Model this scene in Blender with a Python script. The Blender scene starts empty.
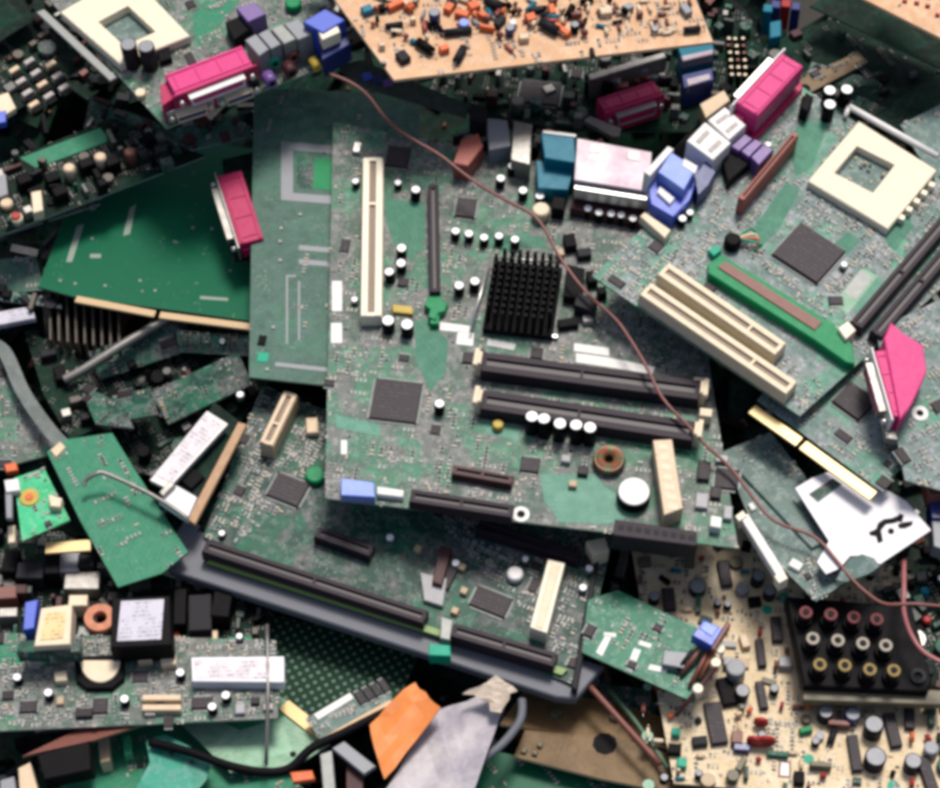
import bpy, math, random
from mathutils import noise as mnoise
from mathutils import Vector, Matrix
R = random.Random(7)
U = 0.0006                       # one working unit = 0.6 mm
D = 2350.0                       # viewing distance in working units
TILT = math.radians(28)
scene = bpy.context.scene
col = scene.collection
cs, sn = math.cos(TILT), math.sin(TILT)
CAM = Vector((0, -D*sn, D*cs)); RT = Vector((1, 0, 0)); UP = Vector((0, cs, sn)); FW = Vector((0, sn, -cs))

def ray(px, py): return FW*D + RT*(px-470) + UP*(394-py)
def P(px, py, z):
    r = ray(px, py); t = (z-CAM.z)/r.z
    return CAM + r*t

# ------------------------------------------------------------------ materials
def newmat(name):
    m = bpy.data.materials.new(name); m.use_nodes = True
    nt = m.node_tree; b = nt.nodes['Principled BSDF']
    return m, nt, b
class N:
    def __init__(s, nt): s.nt = nt; s.L = nt.links
    def n(s, t, **k):
        x = s.nt.nodes.new(t)
        for a, v in k.items(): setattr(x, a, v)
        return x
    def math(s, op, a, b=None, c=None, clamp=False):
        x = s.n('ShaderNodeMath', operation=op); x.use_clamp = clamp
        for i, v in enumerate((a, b, c)):
            if v is None: continue
            if hasattr(v, 'links'): s.L.new(v, x.inputs[i])
            else: x.inputs[i].default_value = v
        return x.outputs[0]
    def mix(s, f, a, b):
        x = s.n('ShaderNodeMix', data_type='RGBA')
        for i, v in ((0, f), (6, a), (7, b)):
            if hasattr(v, 'links'): s.L.new(v, x.inputs[i])
            else: x.inputs[i].default_value = v if i == 0 else (*v, 1)
        return x.outputs[2]
    def noise(s, co, sc, det=3, rough=.55):
        x = s.n('ShaderNodeTexNoise'); x.inputs['Scale'].default_value = sc
        x.inputs['Detail'].default_value = det; x.inputs['Roughness'].default_value = rough
        s.L.new(co, x.inputs['Vector']); return x.outputs[0]
    def voro(s, co, sc, feature='F1', dist='EUCLIDEAN', rnd=1):
        x = s.n('ShaderNodeTexVoronoi', feature=feature, distance=dist)
        if rnd == 0: x.voronoi_dimensions = '2D'
        x.inputs['Scale'].default_value = sc; x.inputs['Randomness'].default_value = rnd
        s.L.new(co, x.inputs['Vector']); return x
    def step(s, v, a, b):
        x = s.n('ShaderNodeMapRange'); x.clamp = True; s.L.new(v, x.inputs[0])
        x.inputs[1].default_value = a; x.inputs[2].default_value = b
        return x.outputs[0]
def coords(g):
    tc = g.n('ShaderNodeTexCoord'); mp = g.n('ShaderNodeMapping')
    mp.inputs['Scale'].default_value = (1000, 1000, 1000)     # millimetres
    g.L.new(tc.outputs['Object'], mp.inputs[0]); return mp.outputs[0]

def pcb(name, base, patch, dark, silk=.5, pads=.5, dust=.35, trace=.6, tin=(.42, .44, .42), rough=.38, patchy=.5, dustcol=(.30, .31, .29), foot=0.0, blotch=.45, tp=2.1, spec=.16):
    m, nt, b = newmat(name); g = N(nt); co = coords(g)
    # routed copper runs: bands whose direction changes from cell to cell
    cell = g.voro(co, .045, dist='CHEBYCHEV'); sep = g.n('ShaderNodeSeparateColor'); g.L.new(cell.outputs['Color'], sep.inputs[0])
    xyz = g.n('ShaderNodeSeparateXYZ'); g.L.new(co, xyz.inputs[0])
    x, y = xyz.outputs[0], xyz.outputs[1]
    diag = g.math('ADD', x, y)
    pick1 = g.math('GREATER_THAN', sep.outputs[0], .55); pick2 = g.math('GREATER_THAN', sep.outputs[1], .6)
    a = g.math('ADD', g.math('MULTIPLY', x, pick1), g.math('MULTIPLY', y, g.math('SUBTRACT', 1, pick1)))
    a = g.math('ADD', g.math('MULTIPLY', a, g.math('SUBTRACT', 1, pick2)), g.math('MULTIPLY', diag, g.math('MULTIPLY', pick2, .7)))
    band = g.math('SINE', g.math('MULTIPLY', a, tp))
    jog = g.noise(co, .12, 2)
    band = g.math('MULTIPLY', g.step(band, .0, .5), g.step(jog, .42, .58))
    cellmask = g.math('GREATER_THAN', sep.outputs[2], .25)
    band = g.math('MULTIPLY', band, cellmask)
    c = g.mix(g.math('MULTIPLY', band, trace), base, dark)
    # poured copper areas
    pn = g.voro(co, .028, dist='CHEBYCHEV'); sp2 = g.n('ShaderNodeSeparateColor'); g.L.new(pn.outputs['Color'], sp2.inputs[0])
    pm = g.math('MULTIPLY', g.math('GREATER_THAN', sp2.outputs[0], 1-patchy), g.step(g.noise(co, .05, 3), .44, .50))
    c = g.mix(pm, c, patch)
    # fine board tone variation
    c = g.mix(g.math('MULTIPLY', g.step(g.noise(co, .11, 4, .7), .42, .62), blotch), c, dark)
    # solder pads in clusters
    clus = g.step(g.noise(co, .07, 2), .60-.30*pads, .72-.30*pads)
    v1 = g.voro(co, .42, dist='CHEBYCHEV', rnd=.75)
    pd = g.math('MULTIPLY', g.math('LESS_THAN', v1.outputs['Distance'], .24), clus)
    pd = g.math('MULTIPLY', pd, min(1, .25+pads))
    v2 = g.voro(co, .25, rnd=1)
    via = g.math('LESS_THAN', v2.outputs['Distance'], .12)
    tinm = g.math('MAXIMUM', pd, g.math('MULTIPLY', via, min(1, pads*1.6)))
    c = g.mix(g.math('MULTIPLY', tinm, .8), c, tin)
    # footprints: pads and legend packed in warm grey clusters, cell by cell
    fv = g.voro(co, .30, dist='CHEBYCHEV', rnd=.8); fs = g.n('ShaderNodeSeparateColor'); g.L.new(fv.outputs['Color'], fs.inputs[0])
    fm = g.step(g.noise(co, .055, 4, .7), .62-.20*foot, .72-.20*foot)
    fm = g.math('MULTIPLY', fm, g.math('SUBTRACT', 1, g.math('MULTIPLY', pm, .85)))
    lite = g.math('MULTIPLY', g.math('GREATER_THAN', fs.outputs[0], .45), g.math('LESS_THAN', fv.outputs['Distance'], .40))
    darkm = g.math('MULTIPLY', g.math('LESS_THAN', fs.outputs[1], .22), g.math('LESS_THAN', fv.outputs['Distance'], .33))
    c = g.mix(g.math('MULTIPLY', fm, .55*min(1, foot*1.4)), c, dustcol)
    c = g.mix(g.math('MULTIPLY', g.math('MULTIPLY', lite, fm), .6), c, tuple(min(1, v*1.45) for v in dustcol))
    c = g.mix(g.math('MULTIPLY', g.math('MULTIPLY', darkm, fm), .75), c, tuple(v*.5 for v in dark))
    # printed legend: outlines and short strokes
    br = g.n('ShaderNodeTexBrick'); g.L.new(co, br.inputs['Vector'])
    br.inputs['Scale'].default_value = .16; br.inputs['Mortar Size'].default_value = .022; br.offset = .37; br.squash = .6; br.squash_frequency = 3
    br.inputs['Color1'].default_value = br.inputs['Color2'].default_value = (0, 0, 0, 1); br.inputs['Mortar'].default_value = (1, 1, 1, 1)
    st = g.math('MULTIPLY', br.outputs['Color'], g.step(g.noise(co, .16, 1), .52, .56))
    v3 = g.voro(co, .9, dist='MANHATTAN'); txt = g.math('MULTIPLY', g.math('LESS_THAN', v3.outputs['Distance'], .33), g.step(g.noise(co, .21, 1), .66, .70))
    st = g.math('MAXIMUM', st, g.math('MULTIPLY', txt, .25))
    c = g.mix(g.math('MULTIPLY', st, silk), c, (.62, .64, .60))
    # settled dust
    dn = g.math('MULTIPLY', g.step(g.noise(co, .09, 5, .65), .32, .72), dust)
    c = g.mix(dn, c, dustcol)
    g.L.new(c, b.inputs['Base Color'])
    b.inputs['Specular IOR Level'].default_value = spec
    rr = g.math('ADD', rough, g.math('MULTIPLY', dn, .6)); g.L.new(rr, b.inputs['Roughness'])
    bp = g.n('ShaderNodeBump'); bp.inputs['Strength'].default_value = .25; bp.inputs['Distance'].default_value = .0002
    hh = g.math('ADD', g.math('MULTIPLY', band, .12*trace), tinm); g.L.new(hh, bp.inputs['Height']); g.L.new(bp.outputs[0], b.inputs['Normal'])
    return m

def plastic(name, c, rough=.45, dirt=.25, dcol=(.22, .2, .17), metal=0, sc=.25, bump=.15, spec=None):
    m, nt, b = newmat(name); g = N(nt); co = coords(g)
    n1 = g.noise(co, sc, 5, .65); n2 = g.noise(co, sc*7, 3)
    f = g.math('MULTIPLY', g.step(n1, .38, .75), dirt)
    cc = g.mix(f, c, dcol)
    cc = g.mix(g.math('MULTIPLY', n2, .25), cc, tuple(v*.7 for v in c))
    g.L.new(cc, b.inputs['Base Color'])
    g.L.new(g.math('ADD', rough-.08, g.math('MULTIPLY', n1, .22)), b.inputs['Roughness'])
    b.inputs['Metallic'].default_value = metal
    if spec is not None: b.inputs['Specular IOR Level'].default_value = spec
    bp = g.n('ShaderNodeBump'); bp.inputs['Strength'].default_value = bump; bp.inputs['Distance'].default_value = .0004
    g.L.new(n2, bp.inputs['Height']); g.L.new(bp.outputs[0], b.inputs['Normal'])
    return m

def striped(name, c1, c2, period=1.3, axis=0, rough=.5, duty=.5, metal=0):
    m, nt, b = newmat(name); g = N(nt); co = coords(g)
    xyz = g.n('ShaderNodeSeparateXYZ'); g.L.new(co, xyz.inputs[0])
    f = g.math('GREATER_THAN', g.math('FRACT', g.math('DIVIDE', xyz.outputs[axis], period)), duty)
    c = g.mix(f, c1, c2); c = g.mix(g.math('MULTIPLY', g.noise(co, .4, 4), .35), c, tuple(v*.5 for v in c1))
    g.L.new(c, b.inputs['Base Color']); b.inputs['Roughness'].default_value = rough; b.inputs['Metallic'].default_value = metal
    return m

def dotted(name, c1, c2, period=1.27, rough=.5, th=.28, skew=0):
    m, nt, b = newmat(name); g = N(nt); co = coords(g)
    v = g.voro(co, 1/period, rnd=0); f = g.math('LESS_THAN', v.outputs['Distance'], th)
    c = g.mix(f, c1, c2); c = g.mix(g.math('MULTIPLY', g.noise(co, .15, 4), .3), c, tuple(v*.55 for v in c1))
    g.L.new(c, b.inputs['Base Color']); b.inputs['Roughness'].default_value = rough; b.inputs['Specular IOR Level'].default_value = .12
    return m

def printed(name, paper, ink, sx=.35, sy=.9, amt=.8):
    m, nt, b = newmat(name); g = N(nt); co = coords(g)
    xyz = g.n('ShaderNodeSeparateXYZ'); g.L.new(co, xyz.inputs[0])
    line = g.math('LESS_THAN', g.math('FRACT', g.math('DIVIDE', xyz.outputs[1], 2.6)), .42)
    mp = g.n('ShaderNodeMapping'); mp.inputs['Scale'].default_value = (1.0, .38, 1); g.L.new(co, mp.inputs[0])
    ch = g.step(g.noise(mp.outputs[0], 1.1, 1), .50, .54); blk = g.step(g.noise(co, .12, 2), .46, .48)
    f = g.math('MULTIPLY', g.math('MULTIPLY', line, ch), blk)
    c = g.mix(g.math('MULTIPLY', f, amt), paper, ink)
    c = g.mix(g.math('MULTIPLY', g.step(g.noise(co, .12, 5), .45, .8), .4), c, tuple(v*.45 for v in paper))
    g.L.new(c, b.inputs['Base Color']); b.inputs['Roughness'].default_value = .6; b.inputs['Specular IOR Level'].default_value = .3
    return m

M = {}
M['pcb_grey'] = pcb('pcb_grey_green', (.036, .100, .066), (.024, .185, .095), (.010, .040, .026), silk=.35, pads=.6, dust=.4, tin=(.28, .28, .26), dustcol=(.205, .188, .185), patchy=.5, foot=.9)
M['pcb_pale'] = pcb('pcb_pale_green', (.066, .155, .125), (.035, .25, .14), (.018, .062, .05), silk=.4, pads=.6, dust=.45, tin=(.36, .37, .37), dustcol=(.25, .262, .27), patchy=.5, foot=.9)
M['pcb_dark'] = pcb('pcb_dark_green', (.010, .065, .042), (.012, .12, .065), (.005, .025, .020), silk=.3, pads=.5, dust=.3, dustcol=(.125, .12, .122), spec=.1, tin=(.24,.24,.22), foot=.75)
M['pcb_deep'] = pcb('pcb_deep', (.005, .020, .014), (.005, .034, .020), (.002, .007, .005), silk=.04, pads=.4, dust=.3, dustcol=(.013, .014, .012), spec=.04, tin=(.05, .05, .042), foot=.5)  # board colours darkened to stand in for shade in the gaps
M['pcb_bare'] = pcb('pcb_bare_green', (.004, .100, .048), (.004, .108, .053), (.003, .082, .041), silk=.0, pads=.03, dust=.01, blotch=.05, trace=.25, patchy=0, spec=.1)
M['pcb_back'] = pcb('pcb_back', (.036, .110, .070), (.035, .135, .078), (.020, .068, .046), silk=.1, pads=.25, dust=.6, trace=.8, dustcol=(.15, .20, .19))
M['pcb_bright'] = pcb('pcb_bright', (.03, .42, .17), (.04, .48, .22), (.015, .26, .10), silk=.4, pads=.35, dust=.15)
M['pcb_mid'] = pcb('pcb_mid', (.016, .19, .10), (.02, .20, .11), (.010, .13, .07), silk=.1, pads=.12, dust=.25, dustcol=(.10, .19, .13), patchy=0, blotch=.2)
M['pcb_light'] = pcb('pcb_light', (.22, .40, .26), (.26, .48, .32), (.13, .28, .17), silk=.3, pads=.3, dust=.3)
M['pcb_teal'] = pcb('pcb_teal', (.012, .26, .17), (.02, .28, .19), (.008, .17, .12), silk=.2, pads=.15, dust=.2)
M['pcb_wg'] = pcb('pcb_white_green', (.005, .145, .075), (.01, .16, .085), (.003, .09, .05), silk=.3, pads=.25, dust=.05, tin=(.5, .6, .55))
M['pcb_gray'] = pcb('pcb_slate', (.09, .15, .13), (.10, .17, .15), (.055, .10, .09), silk=.5, pads=.25, dust=.4, dustcol=(.19, .23, .22))
M['tan'] = pcb('phenolic_tan', (.56, .33, .18), (.62, .38, .22), (.42, .22, .11), silk=.5, pads=.5, dust=.35, tin=(.70, .40, .22), trace=.25, dustcol=(.66, .46, .30))
M['cream'] = pcb('phenolic_cream', (.60, .47, .29), (.66, .54, .36), (.42, .30, .15), silk=.55, pads=.8, dust=.45, tin=(.36, .26, .15), trace=.35, dustcol=(.68, .57, .40))
M['olive'] = pcb('phenolic_brown', (.15, .09, .035), (.18, .11, .045), (.07, .04, .018), silk=.05, pads=.2, dust=.3, tin=(.12, .07, .04), dustcol=(.17, .11, .06))
M['edge_tan'] = plastic('edge_tan', (.66, .44, .26), .6)
M['edge_grey'] = plastic('edge_grey', (.20, .26, .21), .5)
M['edge_green'] = plastic('edge_green', (.05, .12, .06), .5)
M['olive_g'] = plastic('olive_green', (.16, .26, .06), .5, .2)
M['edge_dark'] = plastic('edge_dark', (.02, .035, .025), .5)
M['black'] = plastic('black_plastic', (.0035, .003, .004), .55, .15, (.014, .012, .012), spec=.08)
M['chip'] = plastic('chip_black', (.024, .018, .021), .48, .35, (.055, .045, .05), spec=.18)
M['purple_black'] = plastic('slot_black', (.020, .012, .019), .5, .4, (.05, .036, .046), spec=.18)
M['maroon'] = plastic('maroon', (.050, .012, .013), .5, .3, (.08, .04, .04), spec=.3)
M['brown'] = plastic('brown_plastic', (.16, .045, .03), .5, .3, (.18, .10, .08))
M['redbrown'] = plastic('redbrown', (.32, .065, .045), .5, .35, (.25, .13, .10))
M['ivory'] = plastic('ivory', (.72, .60, .43), .5, .25, (.45, .34, .22), spec=.3)
M['ivory_w'] = plastic('ivory_white', (.84, .75, .58), .5, .15, (.55, .45, .32), spec=.3)
M['tan_p'] = plastic('tan_plastic', (.62, .47, .31), .5, .3, (.36, .25, .15))
M['white'] = plastic('white_plastic', (.74, .72, .69), .5, .3, (.46, .42, .38), spec=.3)
M['pink'] = plastic('pink', (.62, .036, .19), .45, .35, (.34, .04, .14), spec=.25)
M['crimson'] = plastic('crimson', (.44, .016, .095), .45, .3, (.2, .02, .06), spec=.25)
M['blue'] = plastic('blue', (.035, .085, .50), .35, .2, (.03, .04, .2))
M['navy'] = plastic('navy', (.010, .022, .14), .35, .2, (.02, .03, .08))
M['cyan'] = plastic('cyan_blue', (.002, .15, .22), .42, .35, (.004, .05, .10), spec=.25)
M['lightblue'] = plastic('light_blue', (.16, .25, .68), .4, .15, (.1, .15, .4))
M['purple'] = plastic('purple', (.14, .07, .26), .4, .2, (.08, .05, .12))
M['green'] = plastic('green_plastic', (.003, .22, .075), .45, .25, (.01, .10, .05), spec=.2)
M['mint'] = plastic('mint', (.008, .33, .20), .45, .3, (.01, .14, .09), spec=.2)
M['orange'] = plastic('orange', (.66, .13, .035), .45, .4, (.32, .08, .03), spec=.3)
M['red'] = plastic('red', (.34, .018, .018), .45, .3, (.14, .02, .02), spec=.3)
M['yellow'] = plastic('yellow', (.48, .34, .05), .45, .35, (.25, .17, .04), spec=.3)
M['grey'] = plastic('grey_plastic', (.20, .21, .23), .45, .3, (.28, .28, .28))
M['tray'] = plastic('tray_grey', (.115, .122, .145), .5, .3, (.17, .17, .18), spec=.3)
M['dgrey'] = plastic('dark_grey', (.013, .013, .017), .52, .3, (.04, .038, .036), spec=.12)
M['metal'] = plastic('tin_metal', (.62, .61, .59), .34, .35, (.32, .29, .26), metal=.85, bump=.1)
M['steel'] = plastic('bright_steel', (.34, .32, .34), .42, .8, (.26, .13, .20), metal=.3, sc=.05)  # pinkish blotches in the colour stand in for reflections on the metal
M['alu'] = plastic('can_top', (.93, .92, .91), .5, .03, (.6, .6, .58), metal=0)
M['dull'] = plastic('dull_steel', (.30, .29, .27), .42, .5, (.12, .10, .085), metal=.7)
M['gold'] = striped('gold_fingers', (.68, .50, .22), (.50, .36, .15), 1.27, 0, .38, .6, .2)
M['goldp'] = striped('pale_gold_fingers', (.60, .42, .22), (.40, .26, .13), 1.27, 0, .42, .6)
M['copper'] = plastic('copper', (.34, .12, .06), .45, .5, (.12, .06, .04), metal=.35)
M['wire'] = plastic('wire', (.20, .062, .052), .42, .55, (.10, .055, .045), sc=.15)
M['wire2'] = plastic('wire_rose', (.33, .105, .11), .42, .4, (.22, .11, .09))
M['slotgroove'] = striped('slot_contacts', (.06, .04, .03), (.32, .22, .12), 1.27, 0, .5)
M['slotgroove_d'] = striped('slot_contacts_dark', (.012, .009, .010), (.05, .035, .04), 1.27, 0, .5)
M['holes'] = dotted('socket_holes', (.84, .75, .58), (.50, .41, .27), 2.1, .5, .26)
M['mesh'] = dotted('pad_grid', (.003, .028, .014), (.11, .18, .13), 4.8, .6, .25)
M['paper'] = printed('paper_label', (.64, .60, .61), (.26, .14, .24))
M['paperw'] = printed('white_label', (.88, .87, .88), (.65, .5, .6), amt=.4)
M['papery'] = printed('yellow_label', (.70, .53, .27), (.35, .22, .08))
M['paperg'] = printed('grey_label', (.52, .50, .56), (.22, .21, .30))
M['foil'] = plastic('crumpled_grey', (.46, .42, .43), .5, 1.0, (.13, .12, .18), sc=.045)
M['orangep'] = plastic('orange_film', (.72, .22, .04), .5, .5, (.38, .09, .02), sc=.08)
M['white_gloss'] = plastic('white_plate', (.80, .78, .80), .7, .3, (.55, .52, .55), spec=.1, sc=.1)

# ------------------------------------------------------------------ mesh building
class MB:
    def __init__(s): s.v = []; s.f = []; s.m = []; s.s = []
    def face(s, idx, m=0, sm=False): s.f.append(idx); s.m.append(m); s.s.append(sm)
    def prism(s, pts, z0, z1, m=0, cham=0, mtop=None):
        # pts: outline (x,y), any winding
        A = sum(pts[i][0]*pts[(i+1) % len(pts)][1]-pts[(i+1) % len(pts)][0]*pts[i][1] for i in range(len(pts)))
        if A < 0: pts = pts[::-1]
        n = len(pts); rings = [(pts, z0)]
        if cham > 0:
            rings.append((pts, z1-cham)); rings.append((inset(pts, cham), z1))
        else: rings.append((pts, z1))
        b = len(s.v)
        for (pp, z) in rings: s.v += [(x, y, z) for x, y in pp]
        s.face([b+i for i in range(n)][::-1], m)
        for k in range(len(rings)-1):
            for i in range(n):
                j = (i+1) % n
                s.face([b+k*n+i, b+k*n+j, b+(k+1)*n+j, b+(k+1)*n+i], m)
        k = len(rings)-1
        s.face([b+k*n+i for i in range(n)], m if mtop is None else mtop)
    def box(s, cx, cy, w, l, z0, z1, rot=0, m=0, cham=0, mtop=None):
        c, q = math.cos(rot), math.sin(rot)
        pts = [(cx+x*c-y*q, cy+x*q+y*c) for x, y in ((-w/2, -l/2), (w/2, -l/2), (w/2, l/2), (-w/2, l/2))]
        s.prism(pts, z0, z1, m, cham, mtop)
    def cyl(s, cx, cy, r, z0, z1, m=0, n=20, cham=0, mtop=None, sm=True):
        pts = [(cx+r*math.cos(2*math.pi*i/n), cy+r*math.sin(2*math.pi*i/n)) for i in range(n)]
        k = len(s.f); s.prism(pts, z0, z1, m, cham, mtop)
        if sm:
            for i in range(k+1, len(s.f)-1): s.s[i] = True
    def ring(s, cx, cy, r0, r1, z0, z1, m=0, n=24):
        b = len(s.v)
        for r, z in ((r0, z1), (r1, z1), (r1, z0), (r0, z0)):
            s.v += [(cx+r*math.cos(2*math.pi*i/n), cy+r*math.sin(2*math.pi*i/n), z) for i in range(n)]
        for k in range(4):
            for i in range(n):
                j = (i+1) % n; kk = (k+1) % 4
                s.face([b+k*n+i, b+kk*n+i, b+kk*n+j, b+k*n+j], m, k in (1, 3))
    def hcyl(s, p0, p1, r, m=0, n=12, r1=None):
        tube_into(s, [Vector(p0), Vector(p1)], r, m, n, r1)
    def build(s, name, mats, parent=None):
        me = bpy.data.meshes.new(name)
        me.from_pydata([(x*U, y*U, z*U) for x, y, z in s.v], [], s.f)
        for mt in (mats if isinstance(mats, (list, tuple)) else [mats]): me.materials.append(mt)
        me.polygons.foreach_set('material_index', s.m); me.polygons.foreach_set('use_smooth', s.s)
        me.update()
        o = bpy.data.objects.new(name, me); col.objects.link(o)
        if parent is not None: o.parent = parent
        return o
def inset(pts, d):
    n = len(pts); out = []
    for i in range(n):
        p0, p1, p2 = Vector(pts[i-1]), Vector(pts[i]), Vector(pts[(i+1) % n])
        a = (p1-p0).normalized(); b = (p2-p1).normalized()
        na = Vector((-a.y, a.x)); nb = Vector((-b.y, b.x)); k = na+nb
        q = 1+na.dot(nb)
        k = k*(d/max(q, .35)); out.append((p1.x+k.x, p1.y+k.y))
    return out
def tube_into(mb, pts, r, m=0, n=10, r1=None):
    b = len(mb.v); N_ = len(pts); up = Vector((0, 0, 1))
    for i, p in enumerate(pts):
        t = (pts[min(i+1, N_-1)]-pts[max(i-1, 0)]).normalized()
        a = t.cross(up)
        if a.length < .05: a = t.cross(Vector((0, 1, 0)))
        a.normalize(); c = a.cross(t)
        rr = r if r1 is None else r+(r1-r)*i/(N_-1)
        for k in range(n):
            w = 2*math.pi*k/n; q = p+(a*math.cos(w)+c*math.sin(w))*rr
            mb.v.append(tuple(q))
    for i in range(N_-1):
        for k in range(n):
            k2 = (k+1) % n
            mb.face([b+i*n+k, b+(i+1)*n+k, b+(i+1)*n+k2, b+i*n+k2], m, True)
    mb.face([b+k for k in range(n)], m); mb.face([b+(N_-1)*n+k for k in range(n)][::-1], m)
def smooth_path(pts, n=8):
    out = []; K = len(pts)
    for i in range(K-1):
        p0, p1, p2, p3 = pts[max(i-1, 0)], pts[i], pts[i+1], pts[min(i+2, K-1)]
        for k in range(n):
            t = k/n
            out.append(.5*((2*p1)+(p2-p0)*t+(2*p0-5*p1+4*p2-p3)*t*t+(3*p1-p0-3*p2+p3)*t**3))
    out.append(pts[-1]); return out

def props(o, label=None, cat=None, group=None, kind=None):
    if label: o['label'] = label
    if cat: o['category'] = cat
    if group: o['group'] = group
    if kind: o['kind'] = kind
    return o

# ------------------------------------------------------------------ a board (or any slab) as a thing with parts
class Board:
    def __init__(s, name, label, cat, poly, plane, mat=None, edge=None, thick=2.7, ax=None, group=None, part='circuit_board', label_part=None, cham=0):
        if isinstance(plane, (int, float)): plane = [(poly[0][0], poly[0][1], plane), (poly[0][0]+100, poly[0][1], plane), (poly[0][0], poly[0][1]+100, plane)]
        a, b, c = [P(*q) for q in plane]
        n = (b-a).cross(c-a).normalized()
        if n.z < 0: n = -n
        s.n = n; s.o0 = a
        pw = [s.hit(x, y) for x, y in poly]
        s.O = sum(pw, Vector())/len(pw)
        ax = ax or (poly[0], poly[1])
        e = s.hit(*ax[1])-s.hit(*ax[0]); s.X = (e-n*e.dot(n)).normalized(); s.Y = n.cross(s.X)
        s.root = bpy.data.objects.new(name, None); col.objects.link(s.root)
        s.root.empty_display_size = .01
        mw = Matrix((s.X, s.Y, n)).transposed().to_4x4(); mw.translation = s.O*U
        s.root.matrix_world = mw
        props(s.root, label, cat, group)
        s.poly = [s.on(x, y) for x, y in poly]; s.occ = []
        if mat:
            mb = MB(); mb.prism(s.poly, -thick, 0, 1, cham, mtop=0)
            s.pcb = mb.build(part, [mat, edge or M['edge_grey']], s.root)
    def hit(s, px, py, h=0):
        r = ray(px, py); t = (s.o0+s.n*h-CAM).dot(s.n)/r.dot(s.n)
        return CAM+r*t
    def on(s, px, py, h=0):
        d = s.hit(px, py, h)-s.O; return (d.dot(s.X), d.dot(s.Y))
    def dirang(s, A, B, h=0):
        a = s.on(*A, h); b = s.on(*B, h); return math.atan2(b[1]-a[1], b[0]-a[0])
    def block(s, cx, cy, w, l, rot=0): s.occ.append((cx, cy, w/2+1, l/2+1, math.cos(rot), math.sin(rot)))
    def blocked(s, x, y, r=0):
        for cx, cy, hw, hl, c, q in s.occ:
            dx, dy = x-cx, y-cy; u = dx*c+dy*q; v = -dx*q+dy*c
            if abs(u) < hw+r and abs(v) < hl+r: return True
        return False
    def put(s, mb, name, mats, parent=None, label=None):
        o = mb.build(name, mats, parent or s.root)
        if label: o['label'] = label
        return o
    # outline in photo pixels of the TOP face
    def prism(s, name, pts, h, mat, z0=0, cham=.8, mtop=None, parent=None, label=None, block=True):
        q = [s.on(x, y, h) for x, y in pts]
        mb = MB(); mb.prism(q, z0, h, 0, cham, mtop=1 if mtop else None)
        if block and z0 < 3:
            rot = math.atan2(q[1][1]-q[0][1], q[1][0]-q[0][0]); c, w = math.cos(rot), math.sin(rot)
            us = [x*c+y*w for x, y in q]; vs = [-x*w+y*c for x, y in q]
            um, vm = (max(us)+min(us))/2, (max(vs)+min(vs))/2
            s.block(um*c-vm*w, um*w+vm*c, max(us)-min(us), max(vs)-min(vs), rot)
        return s.put(mb, name, [mat, mtop] if mtop else [mat], parent, label)
    def boxp(s, name, px, py, w, l, h, mat, rot=0, z0=0, cham=.8, mtop=None, parent=None, label=None):
        x, y = s.on(px, py, h); mb = MB(); mb.box(x, y, w, l, z0, h, rot, 0, cham, mtop=1 if mtop else None)
        s.block(x, y, w, l, rot)
        return s.put(mb, name, [mat, mtop] if mtop else [mat], parent, label)
    def chip(s, px, py, w, l=None, h=4, rot=0, pins=4, mat=None, name='chip', label=None):
        l = l or w; x, y = s.on(px, py, h); mb = MB()
        mb.box(x, y, w, l, .5, h, rot, 0, .7, mtop=2)
        c, q = math.cos(rot), math.sin(rot)
        def pin(u, v, a, b): mb.box(x+u*c-v*q, y+u*q+v*c, a, b, .2, 1.4, rot, 1)
        st = 1.7
        k = int(w/st)-1
        for i in range(k):
            u = (i-(k-1)/2)*st; pin(u, l/2+1.2, .8, 2.6); pin(u, -l/2-1.2, .8, 2.6)
        if pins == 4:
            k = int(l/st)-1
            for i in range(k):
                v = (i-(k-1)/2)*st; pin(w/2+1.2, v, 2.6, .8); pin(-w/2-1.2, v, 2.6, .8)
        # pin-one dimple
        mb.cyl(x+(-w*.36)*c-(-l*.36)*q, y+(-w*.36)*q+(-l*.36)*c, .9, h-.2, h+.05, 0, 8)
        s.block(x, y, w+5, l+5, rot)
        return s.put(mb, name, [mat or M['chip'], M['pin'], M['chip_top']], None, label)
    def cap(s, px, py, d=10, h=14, body=None, top=None, name='capacitor'):
        x, y = s.on(px, py, h); o = capproto(d, h, body or M['black'], top or M['alu'])
        c = o.copy(); c.name = name; col.objects.link(c); c.parent = s.root
        t = o.children[0].copy(); col.objects.link(t); t.parent = c
        c.location = (x*U, y*U, 0); c.rotation_euler.z = R.uniform(0, 6)
        if R.random() < .5: c.rotation_euler.x = R.uniform(-.07, .07); c.rotation_euler.y = R.uniform(-.07, .07)
        s.block(x, y, d, d)
        return c
    def slot(s, A, B, w=20, h=18, mat=None, groove=None, key=.7, name='expansion_slot', label=None, ngro=1):
        a = s.on(*A, h); b = s.on(*B, h); L = math.hypot(b[0]-a[0], b[1]-a[1]); rot = math.atan2(b[1]-a[1], b[0]-a[0])
        cx, cy = (a[0]+b[0])/2, (a[1]+b[1])/2
        mb = MB()
        o_mb = lambda u, v, ww, ll, z0, z1, m=0, ch=0: mb.box(u, v, ww, ll, z0, z1, 0, m, ch)
        o_mb(0, 0, L, w, 0, h-3.2, 0)
        rw = w*.33
        o_mb(0, (w-rw)/2-.3, L-1, rw-.3, h-3.2, h, 0, .6); o_mb(0, -(w-rw)/2+.3, L-1, rw-.3, h-3.2, h, 0, .6)
        for e in (-1, 1): o_mb(e*(L/2-2.5), 0, 4, w-2*rw+.6, h-3.2, h-.4, 0)
        o_mb(0, 0, L-9, w-2*rw+.3, h-3.3, h-3.0, 1)
        if key: o_mb((key-.5)*L, 0, 2.6, w-2*rw+.5, h-3.2, h-.3, 0)
        ob = s.put(mb, name, [mat or M['ivory'], groove or M['slotgroove']], None, label)
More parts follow.
